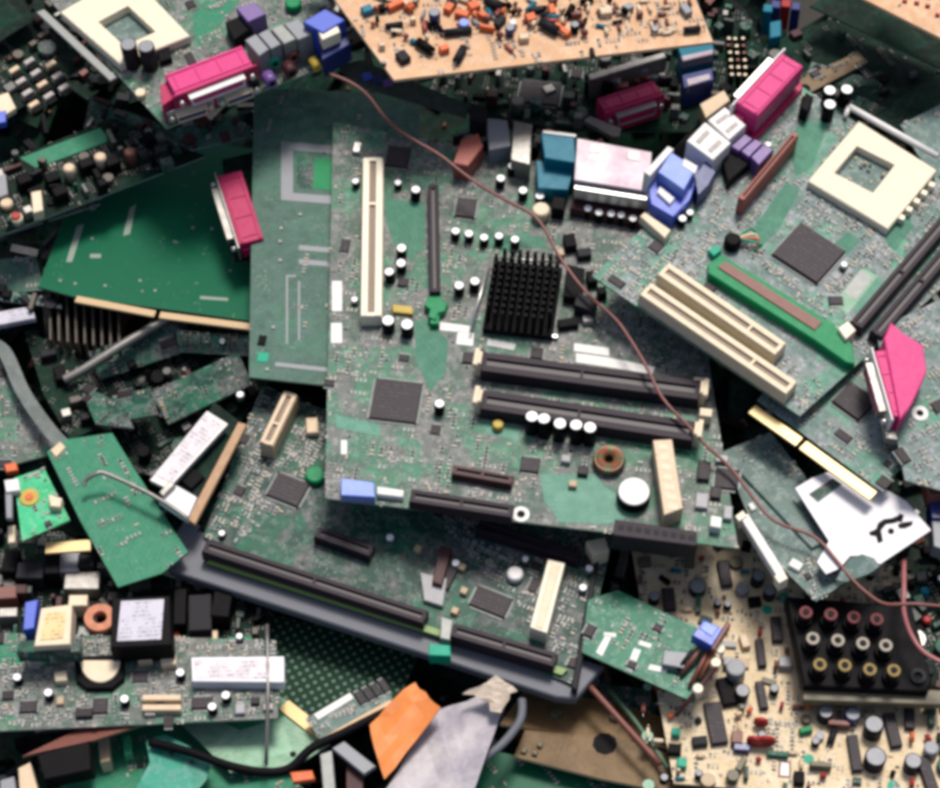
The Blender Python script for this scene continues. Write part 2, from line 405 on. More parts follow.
        ob.location = (cx*U, cy*U, 0); ob.rotation_euler.z = rot
        s.block(cx, cy, L, w, rot)
        return ob, L
    def dimm(s, A, B, w=15, h=14, latch=None, mat=None, name='memory_slot', ends=(True, True)):
        ob, L = s.slot(A, B, w, h, mat or M['purple_black'], M['slotgroove_d'], key=.46, name=name)
        for e, on in zip((-1, 1), ends):
            if not on: continue
            mb = MB(); mb.box(e*(L/2+3), 0, 6, w*.62, 0, h+7, 0, 0, .8); mb.box(e*(L/2+5.5), 0, 5, w*.85, h+1, h+8, 0, 0, .8)
            mb.build('latch', [latch or M['ivory']], ob)
        return ob
    def dsub(s, A, B, mat, depth=24, z0=0, z1=20, out=1, shell=None, flange=None, length_body=.74, name='port', stack=None):
        """connector row along pixel line A-B (flange line at top height), mating side faces +normal*out"""
        a = s.on(*A, z1); b = s.on(*B, z1); L = math.hypot(b[0]-a[0], b[1]-a[1]); rot = math.atan2(b[1]-a[1], b[0]-a[0])
        cx, cy = (a[0]+b[0])/2, (a[1]+b[1])/2
        mb = MB(); mb.box(0, -out*depth/2, L*length_body, depth, z0, z1-1, 0, 0, .8)
        mb.box(0, -out*depth*.3, L*.96, depth*.4, z0, z0+(z1-z0)*.55, 0, 0, .6)
        if stack: mb.box(0, -out*depth*.35, L*.96, depth*.7, 0, z0, 0, 0, .3)
        body = s.put(mb, name, [mat], None); body.location = (cx*U, cy*U, 0); body.rotation_euler.z = rot
        rg = MB()
        for e in (-.42, -.14, .14, .42): rg.box(e*L*length_body, -out*depth*.55, 1.5, depth*.75, z1-1.1, z1-.1, 0, 0, .2)
        rg.box(0, -out*depth*.88, L*length_body*.97, 1.6, z1-1.1, z1+.3, 0, 0, .2); rg.box(0, -out*depth*.15, L*length_body*.97, 1.6, z1-1.1, z1+.3, 0, 0, .2)
        rg.build('moulded_rib', [mat], body)
        hb = MB()
        for i in range(11): hb.box((i-5)*L*length_body/12, -out*(depth+.2), 2.6, .8, z0+2, z0+(z1-z0)*.5, 0, 0, 0)
        hb.build('rear_pins', [M['dull']], body)
        fl = MB(); fl.box(0, out*1.3, L, 1.8, z0+.5, z1+.3, 0, 0, .3)
        fl.build('flange', [flange or M['steel']], body)
        zc = (z0+z1)/2; hh = (z1-z0)*.30
        sh = MB(); pts = [(-L*.33, zc+hh), (L*.33, zc+hh), (L*.31, zc-hh), (-L*.31, zc-hh)]
        # D-shaped shell swept outwards
        y0, y1 = out*2.2, out*9.5; bi = len(sh.v)
        for y in (y0, y1): sh.v += [(x, y, z) for x, z in pts]
        for i in range(4):
            j = (i+1) % 4; sh.face([bi+i, bi+j, bi+4+j, bi+4+i] if out < 0 else [bi+i, bi+4+i, bi+4+j, bi+j])
        q2 = [(x*.93, zc+(z-zc)*.74) for x, z in pts]
        sh.v += [(x, y1, z) for x, z in q2]; sh.v += [(x, y1-out*1.5, z) for x, z in q2]
        for i in range(4):
            j = (i+1) % 4
            sh.face([bi+4+i, bi+4+j, bi+8+j, bi+8+i]); sh.face([bi+8+i, bi+8+j, bi+12+j, bi+12+i])
        sh.face([bi+12, bi+13, bi+14, bi+15], 1)
        sh.build('shell', [shell or M['metal'], mat], body)
        for e in (-1, 1):
            nb = MB(); nb.hcyl((e*L*.42, out*2, zc), (e*L*.42, out*8, zc), 3.0, 0, 6); nb.build('screw_nut', [M['metal']], body)
        s.block(cx, cy, L, depth*2, rot)
        return body
    def scatter(s, n, seed=1, region=None, tones=None, chips=.06, big=60, scale=1.25, dim=False):
        """tiny soldered parts; the largest ones are objects of their own, the rest one mass"""
        rr = random.Random(seed)
        if dim: big = min(big, 14)
        reg = [s.on(x, y) for x, y in region] if region else s.poly
        xs = [p[0] for p in reg]; ys = [p[1] for p in reg]
        rest = MB(); cnt = 0; tries = 0
        # component groups sit in rows, like on real boards
        while cnt < n and tries < n*6:
            tries += 1
            gx, gy = rr.uniform(min(xs), max(xs)), rr.uniform(min(ys), max(ys))
            k = rr.choice((1, 1, 2, 3, 4, 6)); horiz = rr.random() < .5; kind = rr.random()
            for i in range(k):
                stp = 3.4*scale
                x = gx+(i*stp if horiz else 0); y = gy+(0 if horiz else i*stp)
                if not inside(x, y, reg) or not inside(x, y, s.poly) or s.blocked(x, y, 1.6): continue
                rot = (0 if horiz else math.pi/2)+rr.choice((0, math.pi/2)) if k == 1 else (math.pi/2 if horiz else 0)
                cnt += 1
                if kind < chips*2.4 and cnt <= big:
                    w, l = rr.choice(((8, 6), (7, 9), (13, 7), (10, 10), (5, 5)))
                    if s.blocked(x, y, 6) or any_near(x, y, s, 5): continue
                    o = proto_small('small_chip', (round(w*scale), round(l*scale)), rr); s.block(x, y, w*scale, l*scale)
                    inst(o, s.root, x, y, rot); break
                elif kind < chips*3.0 and cnt <= big:
                    o = proto_small('can_capacitor', None, rr); inst(o, s.root, x, y, rot); s.block(x, y, 7, 7); break
                elif cnt <= big and kind < .6:
                    o = proto_small('chip_resistor', rr.choice(tones or (0, 1, 2)), rr); inst(o, s.root, x, y, rot)
                else:
                    ww = 3.0*scale*rr.uniform(.8, 1.25)
                    t = rr.choice((0, 0, 1, 2)); c_, q_ = math.cos(rot), math.sin(rot)
                    rest.box(x, y, ww*.55, 1.6*scale, 0, 1.1, rot, 1+t)
                    for e in (-1, 1): rest.box(x+e*ww*.4*c_, y+e*ww*.4*q_, ww*.3, 1.65*scale, 0, 1.15, rot, 0)
        if rest.f:
            o = s.put(rest, 'surface_components', [M['grime'], M['black'], M['grime2'], M['dgrey']] if dim else [M['metal_tin'], M['chip'], M['smd_tan'], M['smd_grey']]); o['kind'] = 'stuff'  # dim boards get part colours darkened in place of shade
def any_near(x, y, s, r): return False
def inside(x, y, poly):
    c = False; n = len(poly)
    for i in range(n):
        x1, y1 = poly[i]; x2, y2 = poly[(i+1) % n]
        if (y1 > y) != (y2 > y) and x < (x2-x1)*(y-y1)/(y2-y1)+x1: c = not c
    return c
M['chip_top'] = printed('chip_marking', (.028, .022, .026), (.13, .085, .11), amt=.4)
M['grey_pale'] = plastic('grey_pale', (.40, .36, .34), .5, .6, (.16, .12, .11))
M['scrap_cream'] = plastic('cream_scrap', (.52, .43, .34), .6, .8, (.2, .15, .12), sc=.15)
M['strip_tan'] = plastic('strip_tan', (.42, .25, .13), .55, .4, (.2, .11, .06))
M['patch'] = pcb('green_patch', (.024, .155, .09), (.035, .185, .11), (.014, .10, .06), silk=.1, pads=.08, dust=.25, dustcol=(.10, .22, .16), blotch=.4)
M['patch_pale'] = pcb('green_patch_pale', (.075, .235, .16), (.09, .26, .18), (.04, .16, .11), silk=.1, pads=.1, dust=.25, dustcol=(.15, .26, .21), blotch=.4)
M['dull_red'] = plastic('dull_red', (.14, .012, .016), .5, .6, (.06, .02, .02), spec=.2)
M['dull_alu'] = plastic('dull_cream', (.34, .30, .24), .5, .6, (.18, .15, .12), spec=.2)
M['dull_yellow'] = plastic('dull_yellow', (.25, .17, .04), .5, .6, (.12, .08, .03), spec=.2)
M['ribbon'] = plastic('ribbon_grey', (.17, .19, .18), .6, .8, (.06, .08, .07), sc=.12, spec=.2)
M['metal_tin'] = plastic('solder', (.25, .26, .245), .45, .4, (.2, .2, .18), metal=.1)
M['pin'] = plastic('lead_frame', (.30, .32, .31), .45, .3, (.15, .16, .15), metal=.2)
M['grime'] = plastic('grimy_solder', (.10, .10, .09), .5, .3)  # solder colour darkened to imitate shade deep in the pile
M['grime2'] = plastic('grimy_part', (.06, .045, .03), .5, .3)  # brown part colour, darkened for the same imitated shade
M['smd_tan'] = plastic('smd_tan', (.42, .30, .18), .5, .2)
M['smd_grey'] = plastic('smd_grey', (.30, .30, .31), .5, .2)

_protos = {}
def hide_proto(o):
    col.objects.unlink(o); return o
def capproto(d, h, body, top):
    k = ('cap', d, h, body.name, top.name)
    if k not in _protos:
        mb = MB(); mb.cyl(0, 0, d/2*.97, 0, 1.2, 0, 20); mb.cyl(0, 0, d/2, 1.2, h-.5, 0, 20, .5)
        o = mb.build('capacitor', [body]); t = MB(); t.cyl(0, 0, d/2*.90, h-1.1, h-.1, 0, 20, .5)
        if d > 14: t.box(0, 0, d*.62, .4, h-.15, h+.02, .4, 1); t.box(0, 0, .4, d*.62, h-.15, h+.03, .4, 1)
        tt = t.build('can_top', [top, M['smd_grey']], o)
        hide_proto(o); hide_proto(tt); _protos[k] = o
    return _protos[k]
def proto_small(kind, arg, rr):
    k = (kind, arg)
    if k not in _protos:
        mb = MB()
        if kind == 'chip_resistor':
            body = [M['chip'], M['smd_tan'], M['smd_grey']][arg]
            mb.box(0, 0, 2.4, 2, 0, 1.3, 0, 0, .15)
            for e in (-1, 1): mb.box(e*1.6, 0, 1.1, 2.1, 0, 1.35, 0, 1, .15)
            o = mb.build('chip_resistor', [body, M['metal_tin']])
        elif kind == 'small_chip':
            w, l = arg; mb.box(0, 0, w, l, .4, 2.8, 0, 0, .5)
            n = max(2, int(w/2))
            for i in range(n):
                for e in (-1, 1): mb.box((i-(n-1)/2)*2, e*(l/2+1), .9, 2.2, .1, 1.2, 0, 1)
            o = mb.build('small_chip', [M['chip'], M['pin']])
        else:
            mb.box(0, 0, 7, 7, 0, 1.4, 0, 0, .3); mb.cyl(0, 0, 3.2, 1.4, 8, 1, 16, .4)
            mb.cyl(0, 0, 2.9, 7.8, 8.15, 2, 16)
            o = mb.build('can_capacitor', [M['black'], M['metal'], M['alu']])
        hide_proto(o); _protos[k] = o
    return _protos[k]
def inst(o, parent, x, y, rot, z=0):
    c = o.copy(); col.objects.link(c); c.parent = parent; c.location = (x*U, y*U, z*U); c.rotation_euler.z = rot; return c

def cable(name, label, pts, r, mat, cat='wire', n=8, kink=0):
    w = smooth_path([P(*q) for q in pts], n)
    if kink: w = [p+Vector((mnoise.noise(p*.02), mnoise.noise(p*.02+Vector((9, 0, 0))), 0))*kink for p in w]
    O = sum(w, Vector())/len(w)
    mb = MB(); tube_into(mb, [p-O for p in w], r, 0, 10)
    o = mb.build(name, [mat]); o.location = O*U; props(o, label, cat); return o


def clutter(b, n, seed, hmax=18, mats=('grime', 'grime2', 'black', 'dgrey', 'black', 'pcb_dark', 'grime', 'maroon', 'dull', 'pcb_dark', 'edge_dark')):
    q = random.Random(seed); xs = [p[0] for p in b.poly]; ys = [p[1] for p in b.poly]; k = 0
    for _ in range(n*5):
        x, y = q.uniform(min(xs), max(xs)), q.uniform(min(ys), max(ys)); w_, l_ = q.choice(((5, 5), (8, 6), (14, 6), (20, 5), (9, 9), (4, 12), (12, 10)))
        if not inside(x, y, b.poly) or b.blocked(x, y, 2): continue
        r_ = q.choice((0, 0, 1.57, q.uniform(0, 3))); mb = MB(); h_ = q.uniform(3, hmax)
        if q.random() < .3: mb.cyl(x, y, w_*.5, 0, h_, 0, 12, .6)
        else: mb.box(x, y, w_, l_, 0, h_, r_, 0, .6)
        b.put(mb, 'component', [M[q.choice(mats)]]); b.block(x, y, w_, l_, r_); k += 1
        if k >= n: break

# ================================================================== ground and the mass of scrap in the gaps
mb = MB(); mb.box(0, 0, 5200, 5200, -8, 0)
g = mb.build('ground', [plastic('ground_dark', (.035, .032, .028), .9, .5, (.06, .055, .045), sc=.02)])
g.location = (0, 0, -230*U); props(g, kind='structure')

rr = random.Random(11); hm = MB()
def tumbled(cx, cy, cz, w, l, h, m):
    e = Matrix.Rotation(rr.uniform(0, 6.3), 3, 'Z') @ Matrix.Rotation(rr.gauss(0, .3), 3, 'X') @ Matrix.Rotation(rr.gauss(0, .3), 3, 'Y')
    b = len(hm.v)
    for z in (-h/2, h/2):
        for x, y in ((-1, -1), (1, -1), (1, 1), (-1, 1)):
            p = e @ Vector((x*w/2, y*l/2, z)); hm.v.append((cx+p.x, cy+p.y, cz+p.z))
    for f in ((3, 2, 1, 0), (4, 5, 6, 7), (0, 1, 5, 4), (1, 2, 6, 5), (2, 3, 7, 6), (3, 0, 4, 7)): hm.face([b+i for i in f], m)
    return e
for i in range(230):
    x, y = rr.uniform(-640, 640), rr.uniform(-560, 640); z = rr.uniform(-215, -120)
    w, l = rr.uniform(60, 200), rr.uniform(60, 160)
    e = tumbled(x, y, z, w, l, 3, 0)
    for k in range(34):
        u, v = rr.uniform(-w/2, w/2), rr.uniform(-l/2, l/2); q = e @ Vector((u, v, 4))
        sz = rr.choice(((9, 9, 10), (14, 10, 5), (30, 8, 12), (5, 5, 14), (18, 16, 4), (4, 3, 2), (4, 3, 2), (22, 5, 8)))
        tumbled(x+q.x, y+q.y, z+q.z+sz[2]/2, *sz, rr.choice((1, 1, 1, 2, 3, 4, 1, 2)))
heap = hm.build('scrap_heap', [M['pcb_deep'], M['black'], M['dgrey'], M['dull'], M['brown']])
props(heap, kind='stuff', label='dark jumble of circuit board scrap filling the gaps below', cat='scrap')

# ================================================================== CENTRE MOTHERBOARD
cb = Board('motherboard', 'grey green motherboard in the middle with black finned heatsink and two long memory slots', 'circuit board',
    [(333, 122), (682, 190), (738, 548), (325, 498)], [(333, 122, 20), (325, 497, 45), (735, 545, 52)], M['pcb_grey'], M['edge_grey'], ax=((325, 498), (738, 548)))
ob, L = cb.slot((373, 157), (371, 316), 21, 18, M['ivory_w'], key=.30)
cb.slot((433, 184), (435, 292), 11, 16, M['purple_black'], M['slotgroove_d'], key=0)
cb.prism('slot_clip', [(430, 292), (440, 291), (442, 300), (448, 303), (445, 311), (438, 313), (436, 320), (428, 317), (430, 309), (424, 305)], 10, M['green'])
cb.prism('slot_key', [(430, 306), (440, 306), (439, 324), (430, 324)], 8, M['green'])
cb.chip(396, 400, 46, 46, 4, 0, 4)
cb.chip(398, 156, 24, 26, 4, 0, 4); cb.chip(466, 207, 20, 24, 4)
cb.chip(530, 464, 18, 16, 4, 0, 2); cb.chip(727, 478, 22, 22, 4); cb.chip(345, 245, 9, 16, 3, 0, 2)
# heatsink with square pin fins
hx, hy = cb.on(523, 284, 34); mb = MB(); mb.box(hx, hy, 70, 84, 2, 9, 0, 0, .8)
hs = cb.put(mb, 'heatsink', [M['black']]); cb.block(hx, hy, 72, 86)
mb = MB()
for i in range(9):
    for j in range(10):
        if (i in (0, 8)) and j in (0, 9): continue
        mb.box(hx+(i-4)*7.7, hy+(j-4.5)*8.2, 3.8, 4.2, 9, 36, 0, 0, .3)
mb.build('fins', [M['black']], hs)
mb = MB(); mb.hcyl((hx-46, hy-44, 12), (hx-38, hy+42, 12), 1.3); mb.hcyl((hx-38, hy+42, 12), (hx+30, hy+46, 12), 1.3); mb.build('clip', [M['metal']], hs)
cb.boxp('clip_foot', 538, 334, 40, 4, 5, M['metal'])
for p in ((401, 247), (401, 262), (390, 272), (459, 285), (474, 281), (415, 190), (439, 404)): cb.cap(*p, 10.5, 15)
for p in ((388, 320), (407, 324)): cb.cap(*p, 13, 18)
for p in ((455, 231), (469, 233), (484, 237), (499, 236), (515, 239)): cb.cap(*p, 9.5, 13)
for p in ((532, 416), (545, 420), (560, 423), (577, 426), (590, 427)): cb.cap(*p, 13, 28, name='tall_capacitor')
for p in ((398, 182), (356, 181), (636, 431)): cb.cap(*p, 8, 10)
cb.dimm((482, 361), (700, 390), 23, 18)
cb.dimm((482, 399), (694, 431), 23, 18)
for q in ([(440, 322), (470, 326), (469, 333), (440, 330)], [(458, 331), (474, 333), (473, 346), (456, 344)], [(488, 339), (516, 344), (514, 350), (487, 345)],
          [(574, 343), (609, 348), (609, 356), (574, 351)], [(576, 353), (606, 357), (655, 367), (652, 374), (576, 362)],
          [(332, 281), (342, 281), (342, 311), (332, 311)], [(331, 323), (342, 323), (342, 343), (331, 343)], [(341, 440), (347, 440), (347, 454), (341, 454)]):
    cb.prism('paper_sticker', q, .35, M['white'], cham=0)
cb.prism('pin_header', [(341, 478), (374, 482), (375, 497), (341, 495)], 12, M['lightblue'])
cb.prism('pin_header', [(377, 486), (404, 490), (403, 497), (377, 494)], 8, M['white'])
cb.slot((410, 495), (513, 511), 15, 14, M['purple_black'], M['slotgroove_d'], key=.5, name='drive_connector')
cb.slot((452, 469), (513, 480), 11, 11, M['maroon'], M['slotgroove_d'], key=.5, name='drive_connector')
# power connector hanging over the front edge
o = cb.prism('power_connector', [(615, 519), (697, 531), (697, 546), (613, 535)], 22, M['purple_black'], z0=-6)
for i in range(9):
    x, y = cb.on(621+i*8.8, 527+i*1.3, 22.3); mb = MB(); mb.box(x, y, 5.4, 5.4, 21.6, 22.4, 0, 0, .2); mb.build('pin_cavity', [M['dgrey']], o)
x, y = cb.on(521, 514, .3); mb = MB(); mb.ring(x, y, 4, 8.2, 0, .4); cb.put(mb, 'screw_pad', [M['white']]); cb.block(x, y, 16, 16)
mb = MB(); mb.cyl(x, y, 4, .05, .5, 0, 20); cb.put(mb, 'screw_hole', [M['black']])
# toroid coil
x, y = cb.on(609, 460, 7); mb = MB(); K = 28
for i in range(K):
    a = 2*math.pi*i/K; c = Vector((x+10*math.cos(a), y+10*math.sin(a), 7)); t = Vector((math.cos(a), math.sin(a), 0))
    pts = [c+(t*math.cos(w)+Vector((0, 0, 1))*math.sin(w))*5.2 for w in [2*math.pi*k/9 for k in range(10)]]
    tube_into(mb, pts, 1.0, 1 if i % 7 else 0, 5)
tor = cb.put(mb, 'coil', [M['green'], M['copper']])
mb = MB(); mb.ring(x, y, 6.2, 14, 3.2, 10.8); mb.build('core', [M['tan_p']], tor); cb.block(x, y, 30, 30)
o = cb.boxp('buzzer', 634, 491, .1, .1, .2, M['black'])
x, y = cb.on(634, 491, 15); mb = MB(); mb.cyl(x, y, 16, 0, 13, 0, 32, .8); mb.build('buzzer_case', [M['black']], o)
mb = MB(); mb.cyl(x, y, 15, 13, 15, 0, 32, .8); mb.build('white_seal', [M['white']], o); cb.block(x, y, 34, 34)
o = cb.prism('tall_connector', [(653, 440), (672, 439), (683, 508), (664, 515)], 26, M['tan_p'])
for i in range(7):
    x, y = cb.on(663+i*1.6, 447+i*10, 26); mb = MB(); mb.box(x, y, 9, 6, 25.6, 26.3, 0, 0, .2); mb.build('socket_cavity', [M['ivory']], o)
x, y = cb.on(498, 424, 7); mb = MB(); mb.cyl(x, y, 5.5, 0, 8, 0, 14, 1.5); cb.put(mb, 'disc_capacitor', [M['yellow']]); cb.block(x, y, 12, 12)
x, y = cb.on(541, 209, 14); mb = MB(); mb.cyl(x, y, 9, 0, 15, 0, 18, 2); cb.put(mb, 'coil_bobbin', [M['ivory']]); cb.block(x, y, 18, 18)
cb.prism('jumper', [(392, 304), (412, 306), (413, 314), (393, 312)], 5, M['yellow'])
cb.boxp('crystal', 357, 147, 8, 13, 6, M['metal'])
# sockets along the far edge
cb.prism('audio_socket', [(461, 141), (478, 133), (483, 146), (468, 166), (453, 163)], 26, M['redbrown'])
cb.prism('audio_socket', [(487, 118), (507, 120), (511, 146), (489, 150)], 24, M['grey'])
cb.prism('socket_shield', [(514, 121), (532, 124), (530, 165), (511, 160)], 28, M['dull'])
cb.prism('keyboard_port', [(470, 103), (486, 106), (486, 122), (469, 119)], 26, M['dgrey'])
o = cb.prism('video_port', [(541, 133), (574, 137), (576, 163), (545, 158)], 38, M['cyan'])
cb.prism('port_shell', [(536, 160), (575, 166), (568, 190), (538, 188)], 22, M['cyan'], parent=o, block=False, label='lower deep blue step of the video port')
cb.prism('port_flange', [(543, 130), (576, 134), (576, 137), (543, 133)], 40, M['white'], parent=o, block=False)
o = cb.prism('parallel_port', [(577, 138), (652, 152), (650, 192), (574, 180)], 42, M['steel'])
for q in ([(590, 144), (600, 145), (599, 153), (589, 152)], [(628, 151), (640, 153), (639, 161), (627, 159)]): cb.prism('spring_tab', q, 42.7, M['dull'], z0=40, parent=o, block=False, cham=.3)
cb.prism('port_step', [(574, 181), (650, 193), (650, 201), (574, 189)], 36, M['metal'], z0=20, parent=o, block=False)
cb.prism('port_body', [(576, 183), (648, 195), (640, 222), (570, 208)], 14, M['maroon'], block=True, parent=o)
for p in ((588, 208), (599, 212), (611, 213), (622, 215), (633, 218)): cb.cap(p[0], p[1], 9, 15, M['black'])
cb.prism('regulator', [(553, 196), (566, 198), (564, 210), (551, 208)], 18, M['black'])
cb.prism('regulator_tab', [(567, 264), (585, 268), (583, 300), (563, 296)], 12, M['black'])
cb.prism('pin_header', [(577, 292), (598, 299), (594, 312), (574, 305)], 18, M['dgrey'])
for p in ((700, 381), (706, 412)):
    cb.boxp('fan_header', p[0], p[1], 12, 9, 16, M['ivory'])
cb.prism('white_plug', [(711, 515), (722, 517), (721, 528), (710, 526)], 12, M['white'])
for p, w_, l_, mt in (((702, 500), 12, 16, 'smd_grey'), ((716, 492), 10, 12, 'chip'), ((704, 470), 12, 20, 'chip'), ((728, 512), 8, 14, 'smd_grey'), ((722, 458), 12, 8, 'metal_tin'), ((650, 428), 9, 7, 'chip'), ((583, 470), 10, 9, 'chip'), ((573, 483), 8, 7, 'smd_tan'), ((566, 458), 9, 8, 'smd_grey')): cb.boxp('surface_part', *p, w_, l_, 6, M[mt])
for p, w_, l_, h_, mt in (((570, 240), 12, 16, 12, 'black'), ((584, 252), 14, 10, 9, 'dgrey'), ((592, 276), 10, 14, 12, 'black'), ((568, 322), 20, 10, 8, 'black'), ((560, 252), 8, 8, 10, 'smd_tan'), ((588, 318), 10, 8, 8, 'grey_pale'), ((602, 290), 9, 9, 12, 'black')): cb.boxp('dark_component', *p, w_, l_, h_, M[mt], rot=.3)
for p in ((512, 166), (500, 178), (523, 190), (540, 196)): cb.cap(*p, 10, 14)
for q, mt in (([(386, 198), (424, 203), (425, 238), (412, 262), (394, 244), (386, 222)], 'patch'), ([(414, 322), (424, 318), (448, 340), (446, 372), (430, 392), (416, 360)], 'patch'),
              ([(540, 474), (596, 474), (604, 486), (644, 512), (608, 524), (560, 522), (544, 500)], 'patch_pale'), ([(486, 234), (540, 236), (548, 248), (492, 248)], 'patch'), ([(640, 446), (700, 452), (698, 462), (686, 462), (684, 450), (640, 452)], 'patch'),
              ([(484, 420), (520, 426), (518, 440), (486, 434)], 'patch_pale'), ([(336, 415), (380, 424), (380, 436), (336, 428)], 'patch_pale')):
    cb.prism('copper_patch', q, .2, M[mt], cham=0)
cb.scatter(1050, 3, big=98, chips=.09)

# ================================================================== BARE BOARD BEHIND, LEFT OF CENTRE
bb = Board('bare_board', 'upside down dusty green board with grey square outline, tucked behind the middle board', 'circuit board',
    [(254, 88), (420, 95), (415, 395), (249, 377)], [(254, 88, 0), (420, 95, 8), (249, 377, 18)], M['pcb_back'], M['edge_green'], ax=((249, 377), (415, 395)))
for q in ([(281, 141), (345, 147), (345, 155), (281, 149)], [(281, 149), (293, 150), (293, 193), (281, 192)], [(281, 192), (345, 197), (345, 205), (281, 200)]):
    bb.prism('printed_frame', q, .3, M['grey'], cham=0, block=False)
bb.prism('green_window', [(315, 158), (345, 160), (345, 191), (313, 189)], .3, M['green'], cham=0)
bb.prism('dark_window', [(297, 156), (313, 158), (312, 189), (297, 187)], .3, M['pcb_dark'], cham=0)
for q in ([(299, 245), (345, 249), (345, 254), (299, 250)], [(299, 259), (345, 263), (345, 268), (299, 264)],
          [(286, 277), (288, 277), (288, 344), (286, 344)], [(298, 281), (300, 281), (300, 340), (298, 340)], [(286, 275), (296, 275), (296, 277), (286, 277)],
          [(275, 362), (330, 368), (330, 372), (275, 366)]):
    bb.prism('printed_line', q, .3, M['grey'], cham=0, block=False)
for x_, y_ in ((281, 228), (280, 241), (280, 260), (273, 327), (267, 369), (300, 214)):
    q = bb.on(x_, y_, 1.5); mb = MB(); mb.cyl(*q, 2.3, 0, 1.6, 0, 8, .6); bb.put(mb, 'solder_joint', [M['metal_tin']])
bb.boxp('jumper', 262, 340, 8, 12, 1.5, M['black']); bb.boxp('jumper', 263, 357, 12, 12, .4, M['mint'])
bb.scatter(60, 5, big=20, chips=0)

# ================================================================== RIGHT MOTHERBOARD
rb = Board('motherboard', 'pale green motherboard on the right with white processor socket and pink printer port', 'circuit board',
    [(592, 276), (798, 84), (1010, 226), (800, 416)], [(592, 276, 88), (798, 84, 70), (800, 416, 92)], M['pcb_pale'], M['edge_green'], ax=((592, 276), (800, 416)))
rb.slot((645, 288), (792, 388), 19, 18, M['ivory'], key=.74)
rb.slot((663, 268), (781, 349), 19, 18, M['ivory'], key=.74)
o = rb.prism('graphics_slot', [(708, 264), (721, 254), (834, 324), (853, 345), (855, 364), (846, 362), (815, 340), (708, 273)], 12, M['green'], cham=1)
rb.prism('slot_inner', [(718, 267), (725, 261), (822, 322), (815, 330)], 13.5, M['brown'], z0=11, parent=o, block=False, cham=.2)
rb.chip(809, 252, 54, 50, 5, 0, 4)
# processor socket
out = [(808, 181), (859, 122), (886, 135), (938, 170), (934, 180), (889, 229)]
q = [rb.on(x_, y_, 11) for x_, y_ in out]; hole = [rb.on(x_, y_, 11) for x_, y_ in ((834, 173), (857, 146), (895, 165), (873, 193))]
def ring_prism(b, name, outer, inner, z0, z1, mats, parent=None):
    # outer 4-gon, inner 4-gon in matching order
    mb = MB(); n = 4
    for pts, z in ((outer, z0), (outer, z1-1), (inset_any(outer, 1), z1), (inner, z1), (inner, z0)): mb.v += [(x, y, z) for x, y in pts]
    for k in range(4):
        for i in range(n):
            j = (i+1) % n; mb.face([k*n+i, k*n+j, (k+1)*n+j, (k+1)*n+i], 1 if k == 2 else 0)
    return b.put(mb, name, mats, parent)
def area(p): return sum(p[i][0]*p[(i+1) % len(p)][1]-p[(i+1) % len(p)][0]*p[i][1] for i in range(len(p)))
def inset_any(p, d): return inset(p, d) if area(p) > 0 else inset(p[::-1], d)[::-1]
def fix(a, b_): return (a, b_) if area(a) > 0 else (a[::-1], b_[::-1])
oq = [rb.on(x_, y_, 11) for x_, y_ in ((808, 181), (859, 121), (937, 170), (888, 229))]
oo, ii = fix(oq, hole); sk = ring_prism(rb, 'processor_socket', oo, ii, 0, 11, [M['ivory_w'], M['holes']])
mb = MB(); mb.prism(inset_any(oo, 2), 0, 1.0); mb.build('socket_floor', [M['pcb_gray']], sk)
cx_, cy_ = sum(p[0] for p in oo)/4, sum(p[1] for p in oo)/4; rb.block(cx_, cy_, 92, 88, rb.dirang((808, 181), (888, 229)))
for k in range(5):
    p = rb.on(905+k*7.5-3, 213-k*8.2+4, 9); mb = MB(); mb.box(p[0], p[1], 6, 6, 0, 9, .2, 0, .4); mb.build('socket_tooth', [M['ivory_w']], sk)
a = rb.on(849, 106, 8); b_ = rb.on(938, 156, 8)
mb = MB(); mb.hcyl((*a, 7), (*b_, 7), 3.4); mb.hcyl((*a, 7), (a[0]+4, a[1]-12, 4), 2.6); mb.build('socket_lever', [M['white']], sk)
for k in range(16):
    p = rb.on(R.uniform(845, 886), R.uniform(158, 183), 2); mb = MB(); mb.box(p[0], p[1], 3.2, 2, 1, 2.6, R.random()*3); mb.build('chip_resistor', [R.choice([M['metal_tin'], M['smd_tan'], M['chip']])], sk)
rb.dimm((856, 325), (955, 209), 14, 16, ends=(False, False)); rb.dimm((876, 334), (975, 218), 14, 16, ends=(False, False))
rb.prism('memory_latch', [(838, 328), (848, 321), (856, 330), (846, 339)], 18, M['ivory_w'])
# riser slot standing on edge
rb.slot((741, 199), (796, 133), 7, 26, M['redbrown'], M['slotgroove_d'], key=0, name='riser_slot')
p = rb.on(733, 239, 12); mb = MB(); mb.cyl(*p, 8.5, 0, 13, 0, 16, 2); rb.put(mb, 'fan_header', [M['black']]); rb.block(*p, 18, 18)
for k, mt in enumerate(('green', 'ivory', 'orange', 'mint')):
    p0 = Vector((*rb.on(737, 237, 12), 10)); p1 = Vector((*rb.on(752+k*3, 230+k*5, 8), 9)); p2 = Vector((*rb.on(760-k*2, 244+k*2, 3), 2))
    mb = MB(); tube_into(mb, smooth_path([p0, p1, p2], 6), 1.3, 0, 6); rb.put(mb, 'fan_wire', [M[mt]])
rb.prism('green_jumper', [(708, 250), (716, 244), (722, 250), (714, 256)], 8, M['mint'])
for p in ((830, 90), (847, 89), (830, 104)): rb.cap(*p, 13, 24, name='tall_capacitor')
rb.cap(682, 218, 9, 12); rb.cap(690, 212, 8, 10); rb.cap(806, 98, 9, 16, M['black'], M['black'])
rb.prism('pin_header', [(806, 92), (814, 97), (808, 112), (800, 107)], 18, M['black'])
